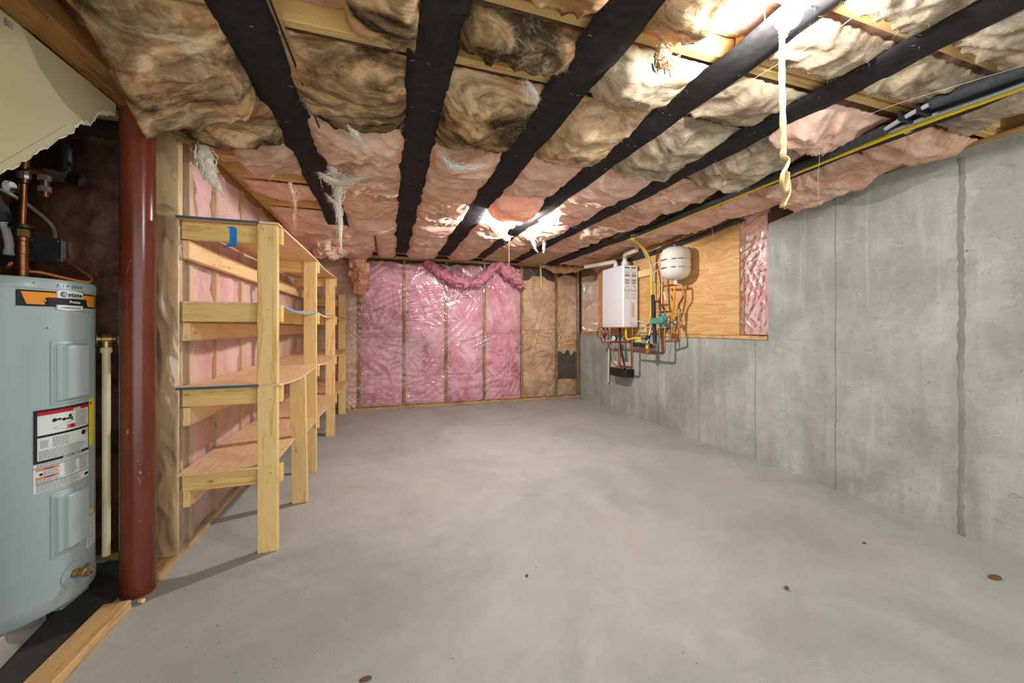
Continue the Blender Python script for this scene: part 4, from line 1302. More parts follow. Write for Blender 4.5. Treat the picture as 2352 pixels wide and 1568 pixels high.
for a_, b_, c_, d_ in ((.33, .40, .794, .801), (.47, .60, .791, .797), (.575, .60, .784, .7905)):
    k = MB(); lbox(k, a_, b_, c_, d_); k.build('pictogram', M['ink'], lab)
k = MB()
for i in range(4): lbox(k, .50 - .012 * abs(i - 1.5), .63, .758 + i * .0035, .7603 + i * .0035)
lbox(k, .55, .645, .757, .771); k.build('pictogram_hand', M['label_red'], lab)
k = MB()
for i in range(12):
    u = .27 + i * .03
    lbox(k, u, u + .03, .768 + i * .0016, .7688 + i * .0016); lbox(k, u, u + .03, .7665 - min(i, 6) * .0012, .7673 - min(i, 6) * .0012) if i < 9 else None
k.build('pictogram_lines', M['ink_grey'], lab)
cyl_patch(6.9, 17, 0.662, 0.848, 0.0007, 10, 1).build('energy_label', M['label_yellow'], wh)
m = MB(); text_on(m, 'EN', .012, onheater(8.0, .826, .0014), bold=.0005); m.build('lettering', M['ink'], wh)
cyl_patch(3.5, 15, 0.392, 0.409, 0.0007, 8, 1).build('small_yellow_label', M['label_yellow'], wh)
rl = cyl_patch(3.6, 22, 0.262, 0.378, 0.0007, 14, 1).build('rating_label', M['label_white'], wh)
k = MB()
for i in range(14): 
    t0 = 5 + rr.random() * 2
    n0 = len(k.v)
    z = .27 + i * .0072
    k.v += [hp(t0, z, .0013), hp(t0 + rr.uniform(5, 12), z, .0013), hp(t0 + 9, z + .003, .0013), hp(t0, z + .003, .0013)]; k.f.append((n0, n0 + 1, n0 + 2, n0 + 3))
k.build('small_print', M['ink_grey'], rl)
# drain valve
cyl_dir = Vector((math.cos(math.radians(-10)), math.sin(math.radians(-10)), 0))
dp = Vector(hp(-10, 0.203, 0))
disc(-10, .203, .044, .0025).build('drain_rosette', grey, wh)
dv = MB().lathe([(0.015, -.005), (.015, .012), (.012, .014), (.012, .034), (.0155, .035), (.0155, .040), (.0125, .042), (.0125, .058), (.006, .058), (.006, .045)], tuple(dp), tuple(cyl_dir), 16, True).build('drain_valve', M['brass'], wh, smooth='auto')
MB().beam(dp + cyl_dir * .034 + Vector((0, 0, .012)), dp + cyl_dir * .040 + Vector((.004, .004, .032)), .006, .012, (1, 0, 0)).build('handle', M['brass'], dv)
# relief valve and discharge pipe
tv = Vector(hp(33, 1.083, 0)); td = Vector((math.cos(math.radians(33)), math.sin(math.radians(33)), 0))
rv = MB().lathe([(.03, 0.001), (.03, .004), (.011, .005), (.011, .016), (.019, .017), (.019, .046), (.012, .048), (.012, .058)], tuple(tv), tuple(td), 16).build('relief_valve', M['brass'], wh, smooth='auto')
pc = tv + td * .031
MB().cyl(pc + Vector((0, 0, -.008)), pc + Vector((0, 0, -.036)), .0165, 16).build('outlet', M['brass'], rv, smooth='auto')
MB().beam(pc + td * .033 + Vector((0, 0, .012)), pc + td * .036 + Vector((.006, 0, -.030)), .010, .004, (0, 1, 0)).build('lever', M['steel'], rv)
pv = MB().lathe([(.0185, -.058), (.0185, -.040), (.016, -.036)], tuple(pc), n=18).build('pipe_adapter', M['pvc'], wh, smooth='auto')
MB().cyl(pc + Vector((0, 0, -.058)), (pc.x, pc.y, 0.165), .0135, 18).build('discharge_pipe', M['pvc'], wh, smooth='auto')
# hot outlet on top
ho = Vector((-1.332, 1.955, 1.31))
MB().lathe([(.019, 0), (.019, .018), (.016, .02), (.016, .045), (.018, .047), (.018, .052), (.016, .054), (.0165, .10), (.0185, .102), (.0185, .130), (.0165, .132), (.0165, .150), (.0185, .152), (.0185, .165)], tuple(ho), n=18).build('hot_outlet', M['copper_old'], wh, smooth='auto')
MB().lathe([(.015, .165), (.021, .168), (.021, .195), (.017, .197)], tuple(ho), n=8).build('union_nut', M['brass'], wh)
MB().lathe([(.012, .197), (.034, .199), (.034, .212), (.012, .216)], tuple(ho), n=20).build('union_collar', M['black'], wh, smooth='auto')
tpipe = MB().tube([ho + Vector((0, 0, .214)), ho + Vector((.004, 0, .37))], .0105, 12).build('riser_pipe', M['copper_old'], wh, smooth='auto')

# pipework above the heater
pw = thing('supply_pipes', (-1.34, 2.02, 1.60), 'tarnished valves and pipes over the water heater top', 'pipework')
MB().tube(bend([(-1.328, 1.957, 1.684), (-1.328, 1.957, 1.735), (-1.28, 1.975, 1.735), (-1.28, 1.975, 1.64)], .02), .013, 12).build('return_bend', M['copper_old'], pw, smooth='auto')
for z in (1.662, 1.705): MB().lathe([(.019, 0), (.019, .02)], (-1.280, 1.975, z), n=8).build('nut', M['steel'], pw)
MB().lathe([(.018, 0), (.02, .012), (.018, .026)], (-1.328, 1.957, 1.700), n=10).build('nut', M['steel'], pw)
MB().tube([(-1.328, 1.957, 1.735), (-1.328, 1.96, 1.80)], .014, 10).build('stub_pipe', M['copper_old'], pw, smooth='auto')
MB().tube([(-1.48, 1.97, 1.668), (-1.40, 1.965, 1.668), (-1.335, 1.957, 1.650)], .009, 10).build('branch_pipe', M['steel'], pw, smooth='auto')
MB().lathe([(.019, 0), (.023, .006), (.019, .02)], (-1.385, 1.965, 1.668), (1, 0, 0), 16).build('white_fitting', M['pex_white'], pw, smooth='auto')
MB().cyl((-1.56, 1.97, 1.668), (-1.42, 1.967, 1.668), .021, 14).build('foam_sleeve', M['foam'], pw, smooth='auto')
cf = thing('cold_feed', (-1.40, 1.99, 1.36), 'cold feed with white plastic tube and black foam sleeve', 'pipework')
MB().tube(spline([(-1.45, 1.985, 1.645), (-1.42, 1.985, 1.59), (-1.405, 1.985, 1.535)]), .024, 14).build('foam_sleeve', M['foam'], cf, smooth='auto')
MB().tube(spline([(-1.405, 1.985, 1.535), (-1.395, 1.99, 1.47), (-1.392, 1.99, 1.425)]), .0125, 12).build('plastic_tube', M['pex_white'], cf, smooth='auto')
MB().lathe([(.016, 0), (.016, .02)], (-1.392, 1.99, 1.410), n=14).build('compression_nut', M['pex_white'], cf, smooth='auto')
MB().tube(bend([(-1.392, 1.99, 1.412), (-1.392, 1.99, 1.362), (-1.56, 1.97, 1.362)], .02), .009, 12).build('copper_elbow', M['copper_old'], cf, smooth='auto')
MB().cyl((-1.60, 1.95, 1.393), (-1.352, 1.955, 1.393), .012, 12).build('black_pipe', M['black'], cf, smooth='auto')
MB().cyl((-1.52, 1.98, 1.393), (-1.52, 1.98, 1.31), .012, 12).build('inlet_nipple', M['copper_old'], cf, smooth='auto')

jb = thing('junction_box', (-1.475, 2.27, 1.437), 'square grey steel junction box on dark closet wall', 'junction box')
MB().box(-1.525, -1.425, 2.282, 2.318, 1.432, 1.532).build('box', M['steel'], jb, bevel=.004)
MB().box(-1.532, -1.418, 2.277, 2.2815, 1.428, 1.536).build('cover', plain('dull_steel', '7f8180', .38, .8, .5, .3, 6), jb, bevel=.002)
for x in (-1.52, -1.43):
    for z in (1.44, 1.524): MB().sphere((x, 2.276, z), .004, 5).build('screw', M['steel'], jb)
tag(MB().tube(spline([(-1.45, 2.295, 1.533), (-1.462, 2.29, 1.60), (-1.50, 2.22, 1.67), (-1.53, 2.12, 1.71)]), .008, 8).build('conduit', plain('grey_conduit', '8b8672', .5, .2, .4, .2), smooth='auto'), 'thin grey conduit curving up from the junction box', 'conduit')
tag(MB().tube(spline([(-1.417, 2.29, 1.445), (-1.36, 2.24, 1.415), (-1.30, 2.19, 1.385), (-1.235, 2.14, 1.345), (-1.225, 2.10, 1.325), (-1.27, 2.06, 1.335), (-1.33, 2.02, 1.352), (-1.37, 2.0, 1.345), (-1.382, 1.99, 1.314)]), .0055, 8).build('orange_cable', M['orange_wire'], smooth='auto'), 'orange electric cable looping from junction box to water heater top', 'cable')
# dim fittings up in the dark above
dk = thing('dark_drain_pipes', (-1.40, 2.16, 1.80), 'dark drain pipes in the shadow under torn drywall', 'pipework')
MB().tube(bend([(-1.75, 2.20, 1.95), (-1.36, 2.20, 1.93), (-1.36, 2.20, 1.80), (-1.30, 2.2, 1.78)], .03), .024, 14).build('drain_pipe', M['black'], dk, smooth='auto')
MB().cyl((-1.42, 2.20, 1.80), (-1.34, 2.20, 1.80), .026, 14).build('coupling', M['steel'], dk, smooth='auto')

# concrete pad and wall pieces under the heater
for pad, lb in (([(-1.66, 1.50), (-1.212, 1.50), (-1.222, 1.71), (-1.258, 1.95), (-1.66, 1.95)], 'rough concrete block propping the front of the grey water heater'),
                ([(-1.55, 1.99), (-1.242, 1.995), (-1.236, 2.13), (-1.55, 2.13)], 'smaller concrete block propping the back of the grey water heater')):
    mb = MB(); n = len(pad)
    mb.v = [(x, y, 0.0) for x, y in pad] + [(x + .004, y, 0.104) for x, y in pad]
    mb.f = [tuple(range(n))[::-1], tuple(range(n, 2 * n))] + [(i, (i + 1) % n, (i + 1) % n + n, i + n) for i in range(n)]
    tag(mb.build('concrete_block', M['concrete_pad'], bevel=.004), lb, 'concrete block')

# ================================================================== SHELVING
sh = thing('storage_shelf', (-0.75, 3.8, 0), 'tall homemade four tier timber shelving unit along the pink wall', 'shelf')
LX0, LX1 = -0.626, -0.537
LEGY = [2.192, 3.276, 4.336, 5.385]
TIER = [1.652, 1.252, 0.838, 0.428]
for i, y in enumerate(LEGY):
    MB().box(LX0, LX1, y, y + .038, 0.0, 1.650 if i < 3 else 1.56).build('leg', M['shelf_z'], sh, bevel=.003)
    for j, z in enumerate(TIER):
        if i == 3 and j == 0: zt = 1.50
        else: zt = z
        MB().box(-0.918 if i else -0.953, LX1 + .012, y + .0385, y + .0765, zt - .092, zt - .003).build('rail', M['shelf_x'], sh, bevel=.003)
for z in (1.555, 1.155, 0.742, 0.348):
    MB().box(-0.958, -0.920, 2.234, 5.36, z - .089, z).build('ledger', M['shelf_y'], sh, bevel=.003)
MB().beam((-0.545, 2.757, 0.002), (-0.552, 2.722, 0.818), .089, .038, (0, 1, 0)).build('support_leg', M['shelf_z'], sh, bevel=.002)
def board(y0, y1, z, sag, x0=-0.955, x1=-0.527, wav=0.0, spans=LEGY, edge=None, seed=0):
    m = MB()
    N = max(4, int((y1 - y0) / .05)); K = 8
    for top in (1, 0):
        for j in range(N + 1):
            y = y0 + (y1 - y0) * j / N
            s = 0
            for a, b in zip(spans[:-1], spans[1:]):
                if a <= y <= b: s = math.sin(math.pi * (y - a) / (b - a))
            for i in range(K + 1):
                u = i / K
                m.v.append((x0 + (x1 - x0) * u + .008 * wav * math.sin(y * 5 + seed) * u, y, z - sag * s * (0.35 + .65 * u) + wav * .01 * math.sin(y * 3 + seed) * u + (0.011 if top else 0)))
    W = K + 1; B = (N + 1) * W
    for j in range(N):
        for i in range(K):
            a = j * W + i
            m.f.append((a, a + 1, a + W + 1, a + W)); m.f.append((B + a, B + a + W, B + a + W + 1, B + a + 1))
        a = j * W
        m.f.append((a, a + W, B + a + W, B + a)); a += K
        m.f.append((a, B + a, B + a + W, a + W))
    for i in range(K):
        m.f.append((i, B + i, B + i + 1, i + 1)); a = N * W + i
        m.f.append((a, a + 1, B + a + 1, B + a))
    o = m.build('shelf_board', M['osb_top'], sh)
    if edge == 'end':
        MB().box(x0 - .001, x1 - .09, y0 - .0015, y0 - .0002, z - .001, z + .0115).build('painted_edge', M['teal_edge'], o)
    if edge == 'side':
        e = MB()
        for j in range(N):
            for q in (j, j + 1): pass
            p0 = m.v[j * W + K]; p1 = m.v[(j + 1) * W + K]
            e.add([(p0[0] + .0012, p0[1], p0[2]), (p1[0] + .0012, p1[1], p1[2]), (p1[0] + .0012, p1[1], p1[2] - .012), (p0[0] + .0012, p0[1], p0[2] - .012)], [(0, 1, 2, 3)])
        e.build('painted_edge', M['blue_edge'], o)
    return o
board(2.188, 4.385, TIER[0] - .002, .012, wav=.5, edge='end')
board(2.235, 3.32, TIER[1] - .002, .030, x1=-.535, edge='side'); board(3.323, 5.42, TIER[1] - .002, .028, x1=-.535)
board(2.188, 3.33, TIER[2] - .002, .026, edge='end'); board(3.333, 5.43, TIER[2] - .002, .030)
board(2.188, 2.762, TIER[3] - .002, .004, spans=[2.19, 2.77], x1=-.565); board(2.765, 3.34, TIER[3] - .002, .004, spans=[2.76, 3.34]); board(3.343, 5.43, TIER[3] - .002, .024)
# nail heads on the legs
m = MB(); rr = random.Random(21)
for y in LEGY:
    for z in TIER:
        for dz in (-.03, -.07):
            m.lathe([(.0028, 0), (.0024, .0008)], (rr.uniform(LX0 + .02, LX1 - .02), y + .0003, z + dz), (0, -1, 0), 6)
m.build('nail_heads', M['ink'], sh)['kind'] = 'stuff'

# blue tape, foil strip, paper on the shelf
m = MB()
def tp(u, v):
    if v < .2: return (-0.753 - .012 * (.2 - v) * 5 + .028 * u, 2.2290 - .004 - .03 * (.2 - v), 1.628 + .016 * (v - .2) * -1)
    if v < .8: return (-0.753 + .030 * u, 2.2275 - .002 * math.sin(v * 9), 1.628 - (v - .2) * .132)
    return (-0.753 - .035 * (v - .8) * 5 * (1 - u) + .030 * u, 2.2260 - .006 * (v - .8) * 5, 1.549 - (v - .8) * .06 - .012 * (1 - u) * (v - .8) * 5)
m.grid(6, 24, tp)
b0 = [(x, y - .0006, z) for x, y, z in m.v]
n0 = len(m.v); m.f += [tuple(i + n0 for i in f[::-1]) for f in m.f]; m.v += b0
tag(m.build('tape_strip', M['tape'], smooth=True), 'strip of blue painters tape stuck on the top front shelf rail', 'tape')
tag(MB().beam((-1.005, 2.195, 1.714), (-0.955, 2.190, 1.684), .022, .0015, (0, -.4, 1)).build('foil_strip', M['chrome']), 'short silver foil strip stuck above the top shelf corner', 'foil strip')
tag(MB().box(-0.95, -0.90, 2.30, 2.36, 1.6615, 1.668).build('wood_scrap', M['shelf_y'], bevel=.002), 'small brown wood scrap on the top shelf corner', 'wood scrap')

# ================================================================== LIGHT BULBS
def bulb_mat(name, strength):
    t = NT(name)
    t.t.nodes.remove(t.b)
    e = t.n('ShaderNodeEmission')
    e.inputs[0].default_value = (0.97, 0.985, 1.0, 1)
    e.inputs[1].default_value = strength
    t.l(e.outputs[0], t.out.inputs['Surface'])
    return t.m
def lamp(pos, label, strength, mat_name):
    x, y, z = pos
    t = thing('bare_bulb', (x, y, 2.12), label, 'light bulb')
    MB().lathe([(.045, ZJ - .001), (.045, ZJ - .012), (.030, ZJ - .020), (.024, ZJ - .036)], (x, y, 0), n=20).build('lamp_holder', M['porcelain'], t, smooth='auto')
    b = MB()
    prof = [(.012, .040), (.014, .034), (.030, .018), (.035, .004), (.034, -.012), (.026, -.026), (.012, -.033), (.001, -.034)]
    b.lathe(prof, (x, y, z), n=20)
    b.build('bulb', bulb_mat(mat_name, strength), t, smooth=True)
    return t
l1 = lamp(BULB_NEAR, 'bare glowing light bulb on ceiling with the beige pull cord', NEAR_STRENGTH, 'bulb_glow_near')
l2 = lamp(BULB_FAR, 'bare glowing light bulb hidden behind a drooping peach batt', FAR_STRENGTH, 'bulb_glow_far')
# white pull chain and the long beige cord
pc_ = MB().tube([(1.072, .846, 2.12), (1.072, .846, 2.052)], .0012, 6)
pc_ = tag(pc_.build('pull_chain', M['porcelain']), 'thin white pull string with bell end beside glowing bulb', 'pull string')
MB().lathe([(.0015, .004), (.004, -.006), (.005, -.012)], (1.072, .846, 2.048), n=10).build('bell', M['porcelain'], pc_, smooth='auto')
rp = thing('braided_cord', (1.158, .855, 2.03), 'long beige braided cord hanging from bulb fixture with folded tail', 'cord')
MB().tube([(1.156, .855, 2.118), (1.156, .855, 2.036)], .003, 8).build('loop', M['rope'], rp, smooth=True)
MB().sphere((1.156, .852, 2.030), .011, 8, 1.3, 1, .8).build('knot', M['rope'], rp, smooth=True)
for a in (-1, 1): MB().tube([(1.156, .852, 2.03), (1.156 + .022 * a, .85, 2.040 + .006 * a)], [.004, .002], 6).build('knot_end', M['rope'], rp, smooth=True)
cordp = spline([(1.156, .855, 2.026), (1.155, .855, 1.92), (1.158, .855, 1.80), (1.161, .855, 1.70), (1.160, .855, 1.655)], 10)
MB().tube(cordp, [.0105 - .001 * math.sin(i) for i in range(len(cordp))], 10, True, .45).build('braid', M['rope'], rp, smooth=True)
MB().tube(spline([(1.160, .855, 1.66), (1.172, .85, 1.648), (1.165, .848, 1.625), (1.146, .846, 1.60), (1.143, .846, 1.565), (1.157, .848, 1.553), (1.165, .85, 1.575), (1.168, .852, 1.61)], 8), .0105, 10, True, .5).build('folded_loop', M['rope'], rp, smooth=True)
MB().tube(spline([(1.158, .85, 1.62), (1.172, .849, 1.585), (1.174, .848, 1.55), (1.160, .848, 1.525), (1.146, .848, 1.50)], 8), [.008] * 20 + [.011] * 12 + [.007], 10, True, .4).build('tail', M['rope'], rp, smooth=True)
# strings left hanging from the ceiling
def string(label, pts, r=.0009):
    tag(MB().tube(spline(pts, 6), r, 5).build('hanging_wire', M['thread']), label, 'wire')
string('thin bare wire hanging in front of the concrete wall', [(2.03, 1.316, 2.03), (2.035, 1.318, 1.96), (2.025, 1.317, 1.88), (2.028, 1.317, 1.77)])
string('thin white thread hanging before the torn rose pink flap', [(1.165, 3.68, 2.06), (1.166, 3.68, 1.9), (1.165, 3.68, 1.76)], .0012)
string('thin thread hanging beside the orange roll of wool', [(-.20, 4.33, 2.08), (-.20, 4.33, 1.85), (-.198, 4.33, 1.72)], .0012)
string('thin wire with hooked end in front of plywood panel', [(2.62, 2.55, 2.08), (2.63, 2.55, 1.95), (2.64, 2.55, 1.85), (2.655, 2.55, 1.835), (2.66, 2.55, 1.85)], .0012)
string('springy wire crossing under joists right of the lit bulb', [(1.30, .62, 2.075), (1.32, .80, 2.055), (1.31, 1.0, 2.065), (1.30, 1.2, 2.07)], .0010)
string('long thin wire crossing under grey batts near the gas line', [(2.20, .55, 2.05), (2.02, .80, 2.03), (1.95, 1.05, 2.04), (2.02, 1.3, 2.05)], .0010)
tag(MB().tube(spline([(-.333, .9, 2.098), (-.330, 1.275, 2.088), (-.322, 1.56, 2.082), (-.314, 2.0, 2.080), (-.312, 2.25, 2.084)]), .0042, 8).build('black_cable', M['black'], smooth=True), 'thin black cable running along the first black strap', 'cable')
tag(MB().box(-.345, -.325, .9, 3.6, 2.112, 2.120).build('wood_lath', M['stud_y']), 'thin wood lath alongside first black strap', 'lumber')
tag(MB().beam((2.20, 5.36, 2.10), (2.26, 5.47, 1.72), .028, .012, (0, 1, 0)).build('wood_stick', M['shelf_z']), 'thin yellow stick leaning against tan batt at the far wall', 'wood stick')

# ================================================================== CEILING PIPES ON THE RIGHT
gas = thing('gas_line', (2.3, 2.0, 2.05), 'yellow flexible gas line running along the ceiling to tankless heater', 'gas pipe')
gp = spline([(2.292, .35, 2.035), (2.288, .766, 2.045), (2.272, 1.163, 2.048), (2.30, 1.9, 2.046), (2.35, 2.974, 2.046), (2.38, 3.28, 2.05), (2.45, 3.40, 2.055), (2.60, 3.50, 2.04), (2.74, 3.57, 1.985), (2.83, 3.62, 1.90), (2.868, 3.645, 1.80), (2.875, 3.65, 1.66), (2.878, 3.655, 1.48), (2.878, 3.665, 1.28), (2.872, 3.69, 1.19)], 10)
MB().tube(gp, [.0125 + .0012 * (i % 2) for i in range(len(gp))], 12).build('yellow_tube', M['yellow'], gas, smooth=True)
for y in (1.10, 1.62, 2.2, 2.75): MB().tube([(2.287 if y < 1.9 else 2.33, y - .012, 2.046), (2.289 if y < 1.9 else 2.332, y + .012, 2.046)], .0155, 12).build('clamp', M['steel'], gas, smooth='auto')
MB().tube([(2.872, 3.69, 1.19), (2.866, 3.705, 1.155)], .014, 8).build('end_fitting', M['brass'], gas)
hw = thing('insulated_pipe', (2.2, 2.0, 2.05), 'grey plastic water tube in black foam sleeves along the ceiling', 'water pipe')
MB().tube([(2.185, .25, 2.045), (2.16, .72, 2.052), (2.135, .955, 2.058)], .024, 14).build('foam_sleeve', M['foam'], hw, smooth='auto')
MB().tube(spline([(2.19, 1.135, 2.050), (2.215, 1.4, 2.045), (2.235, 1.92, 2.044), (2.30, 2.97, 2.046), (2.33, 3.25, 2.052)]), .022, 14).build('foam_sleeve', M['foam'], hw, smooth='auto')
MB().tube(spline([(2.135, .95, 2.058), (2.15, 1.03, 2.056), (2.19, 1.14, 2.05)]), .010, 10).build('grey_tube', M['pex_grey'], hw, smooth=True)
MB().tube(spline([(2.33, 3.24, 2.052), (2.40, 3.34, 2.060), (2.52, 3.44, 2.058), (2.70, 3.575, 2.005), (2.80, 3.625, 1.91), (2.832, 3.61, 1.85), (2.84, 3.578, 1.74), (2.842, 3.556, 1.645)], 8), .0095, 10).build('grey_tube', M['pex_grey'], hw, smooth=True)
MB().tube(spline([(2.215, .25, 2.022), (2.225, .75, 2.030), (2.215, 1.00, 2.040), (2.225, 1.15, 2.045)]), .009, 10).build('grey_tube', plain('grey_tube_dark', '7e8488', .4, 0, .4, .05), hw, smooth=True)
for y in (.99, 1.05): MB().box(2.12, 2.235, y - .006, y + .006, 2.036, 2.078).build('hanger', M['black'], hw, bevel=.002)
# black foam sleeve along the top of the plywood
tag(MB().tube(spline([(2.93, 2.55, 2.075), (2.91, 2.9, 2.04), (2.90, 3.3, 2.018), (2.91, 3.7, 2.0), (2.93, 4.1, 2.0), (2.93, 4.45, 2.03)]), .022, 12).build('foam_pipe', M['foam'], smooth=True), 'black foam covered pipe along top edge of plywood panel', 'water pipe')

# ================================================================== PLYWOOD PANEL AND TANKLESS HEATER
tag(MB().box(2.957, 2.9695, 2.575, 4.94, 1.064, 2.084).build('plywood_panel', M['plywood']), 'tan plywood backing panel on wall behind tankless heater', 'plywood')
m = MB()
for y in (2.60, 3.15, 3.75, 4.35, 4.9):
    for z in (1.08, 1.4, 1.75, 2.05): m.lathe([(.004, 0), (.003, .001)], (2.957, y, z), (-1, 0, 0), 6)
tag(m.build('screw_heads', M['ink']), 'dark screw heads scattered on the plywood backing panel', 'screws', kind='stuff')

th = thing('tankless_heater', (2.82, 4.2, 1.131), 'white wall hung tankless water heater on plywood panel', 'water heater')
X0, X1, Y0, Y1, Z0, Z1 = 2.707, 2.925, 3.96, 4.434, 1.131, 1.897
MB().box(X0, X1, Y0, Y1, Z0, Z1).build('cabinet', M['white_paint'], th, bevel=.012)
MB().box(2.925, 2.956, Y0 + .05, Y1 - .05, Z0 + .1, Z1 - .06).build('wall_bracket', M['steel'], th)
MB().box(X0 - .001, X0 + .004, Y0 + .02, Y1 - .02, Z0 + .042, Z0 + .0436).build('cover_seam', M['ink_grey'], th)
MB().box(X0 + .108, X0 + .1095, Y0 - .001, Y0 + .002, Z0 + .02, Z1 - .02).build('cover_seam', M['ink_grey'], th)
MB().box(X0 - .0006, X0 + .001, 4.332, 4.342, Z0 + .012, Z0 + .018).build('status_light', plain('blue_lamp', '9fb8f0', .3), th)
def decal(name, a0, a1, z0, z1, mk, lift=.0006):
    n0 = MB(); n0.box(X0 + a0, X0 + a1, Y0 - lift, Y0 + .001, z0, z1); return n0.build(name, M[mk], th)
for a, zs in ((.024, Z1 - .028), (.118, Z1 - .028)):
    w = .070
    decal('instruction_sticker', a, a + w, zs - .40, zs, 'label_white', .0005)
    for dz, hgt, mk in ((.000, .012, 'ink'), (.062, .005, 'ink_grey'), (.082, .006, 'ink_grey'), (.098, .011, 'ink'), (.152, .009, 'ink'), (.170, .005, 'ink_grey'), (.186, .009, 'label_red'), (.328, .003, 'ink_grey'), (.372, .003, 'ink_grey')):
        decal('print_bar', a + .002, a + w - .002, zs - dz - hgt, zs - dz, mk, .0011)
    decal('pictogram', a + .022, a + .034, zs - .214, zs - .203, 'ink', .0011); decal('pictogram', a + .034, a + .050, zs - .238, zs - .229, 'ink', .0011)
    decal('print_frame', a + .002, a + w - .002, zs - .292, zs - .287, 'ink_grey', .0011); decal('print_frame', a + .002, a + .010, zs - .292, zs - .268, 'label_red', .0011); decal('print_frame', a + w - .010, a + w - .002, zs - .292, zs - .268, 'label_red', .0011)
decal('rating_plate', .122, .165, Z0 + .125, Z0 + .305, 'beige', .0009)
for i in range(9): decal('print_bar', .126, .160 - .004 * (i % 3), Z0 + .150 + i * .016, Z0 + .153 + i * .016, 'ink_grey', .0015)
# vents
MB().tube(bend([(2.80, 4.06, Z1 - .004), (2.80, 4.06, 2.045), (2.80, 3.82, 2.05)], .04), .027, 18).build('flue_pipe', M['pvc_white'], th, smooth='auto')
MB().cyl((2.80, 4.06, Z1 - .001), (2.80, 4.06, 1.955), .040, 20).build('vent_collar', M['pvc_white'], th, smooth='auto')
MB().cyl((2.80, 4.06, 1.985), (2.80, 4.06, 2.015), .032, 20).build('vent_coupling', plain('beige_cpvc', 'a4927c', .5), th, smooth='auto')
MB().tube(bend([(2.79, 4.24, Z1 - .004), (2.79, 4.24, 1.985), (2.60, 4.70, 1.975)], .045), .028, 18).build('intake_pipe', M['pvc_white'], th, smooth='auto')
MB().cyl((2.79, 4.24, Z1 - .001), (2.79, 4.24, 1.925), .036, 20).build('vent_collar', M['pvc_white'], th, smooth='auto')

# expansion tank
et = thing('expansion_tank', (2.80, 3.18, 1.62), 'cream steel expansion tank strapped to the plywood panel', 'expansion tank')
MB().lathe([(.02, 0), (.075, .006), (.118, .03), (.138, .062), (.145, .10), (.145, .19), (.1465, .192), (.1465, .198), (.145, .20), (.145, .245), (.138, .285), (.118, .315), (.075, .335), (.02, .341)], (2.80, 3.18, 1.62), n=40).build('shell', M['cream'], et, smooth=True)
MB().lathe([(.03, .338), (.03, .350), (.02, .354)], (2.80, 3.18, 1.62), n=16).build('air_cap', M['black'], et, smooth='auto')
for z in (1.735, 1.818):
    st = MB(); N = 24
    for k in range(N + 1):
        a = math.radians(60 + 240 * k / N)
        x, y = 2.80 + .1475 * math.cos(a), 3.18 + .1475 * math.sin(a)
        st.v += [(x, y, z - .006), (x, y, z + .006)]
    st.f = [(2 * k, 2 * k + 2, 2 * k + 3, 2 * k + 1) for k in range(N)]
    st.build('steel_band', M['chrome'], et)
    MB().tube(spline([(2.665, 3.235, z), (2.66, 3.30, z - .012), (2.67, 3.37, z - .03)]), [.006] * 10 + [.004] * 6 + [.002], 6, True, .5).build('band_tail', M['pex_white'], et, smooth=True)
    MB().box(2.87, 2.956, 3.10, 3.26, z - .006, z + .006).build('bracket', M['steel'], et)
MB().cyl((2.80, 3.18, 1.622), (2.80, 3.18, 1.575), .016, 12).build('stem', M['pex_white'], et, smooth='auto')

# copper pipework below the heater, each run soldered into one piece of plumbing
cp = thing('copper_pipework', (2.82, 3.8, 0.85), 'bright copper pipes and valves under the white tankless heater', 'pipework')
def run(pts, r, mk='copper', nm='pipe', bendr=.03): return MB().tube(bend(pts, bendr), r, 12).build(nm, M[mk], cp, smooth='auto')
run([(2.80, 4.181, .93), (2.80, 4.181, .640), (2.80, 3.908, .650), (2.80, 3.908, 1.129)], .0135)
run([(2.80, 4.378, .938), (2.80, 3.92, .957)], .0125)
run([(2.80, 3.897, .845), (2.80, 3.641, .850)], .010)
run([(2.80, 3.573, .850), (2.80, 3.349, .857), (2.80, 3.349, 1.106)], .0125)
run([(2.80, 3.349, .985), (2.86, 3.188, .992), (2.86, 3.2, 1.14)], .0105)
run([(2.84, 3.301, .991), (2.86, 3.301, 1.14)], .010)
run([(2.82, 3.353, 1.300), (2.84, 3.429, 1.379), (2.86, 3.448, 1.63)], .0125)
run([(2.86, 3.445, 1.42), (2.86, 3.557, 1.420), (2.86, 3.567, 1.632)], .0105)
run([(2.84, 3.398, 1.58), (2.80, 3.20, 1.570), (2.84, 3.12, 1.570), (2.84, 3.113, 1.435), (2.845, 3.182, 1.371), (2.855, 3.195, 1.30)], .0105)
run([(2.80, 4.095, 1.128), (2.80, 4.095, 1.0), (2.80, 4.03, .955)], .009)
run([(2.80, 3.955, 1.128), (2.80, 3.955, .96)], .009, 'copper_old')
run([(2.80, 4.30, .94), (2.80, 4.27, .85), (2.80, 4.19, .83)], .012, 'copper')
for p, r, h in (((2.80, 4.181, .66), .0165, .02), ((2.80, 4.181, .83), .0165, .02), ((2.80, 3.908, .70), .0165, .02), ((2.80, 3.908, .80), .0165, .03), ((2.80, 3.908, .88), .0165, .02), ((2.80, 3.908, .945), .0165, .03), ((2.80, 3.349, .93), .0155, .02), ((2.80, 3.349, .975), .0155, .02), ((2.80, 3.349, 1.05), .0155, .03), ((2.86, 3.567, 1.50), .0155, .05), ((2.86, 3.448, 1.55), .0155, .05), ((2.86, 3.567, 1.60), .014, .03)):
    MB().cyl(p, (p[0], p[1], p[2] + h), r, 12).build('fitting', M['copper'] if p[2] < 1.2 else M['brass'], cp, smooth='auto')
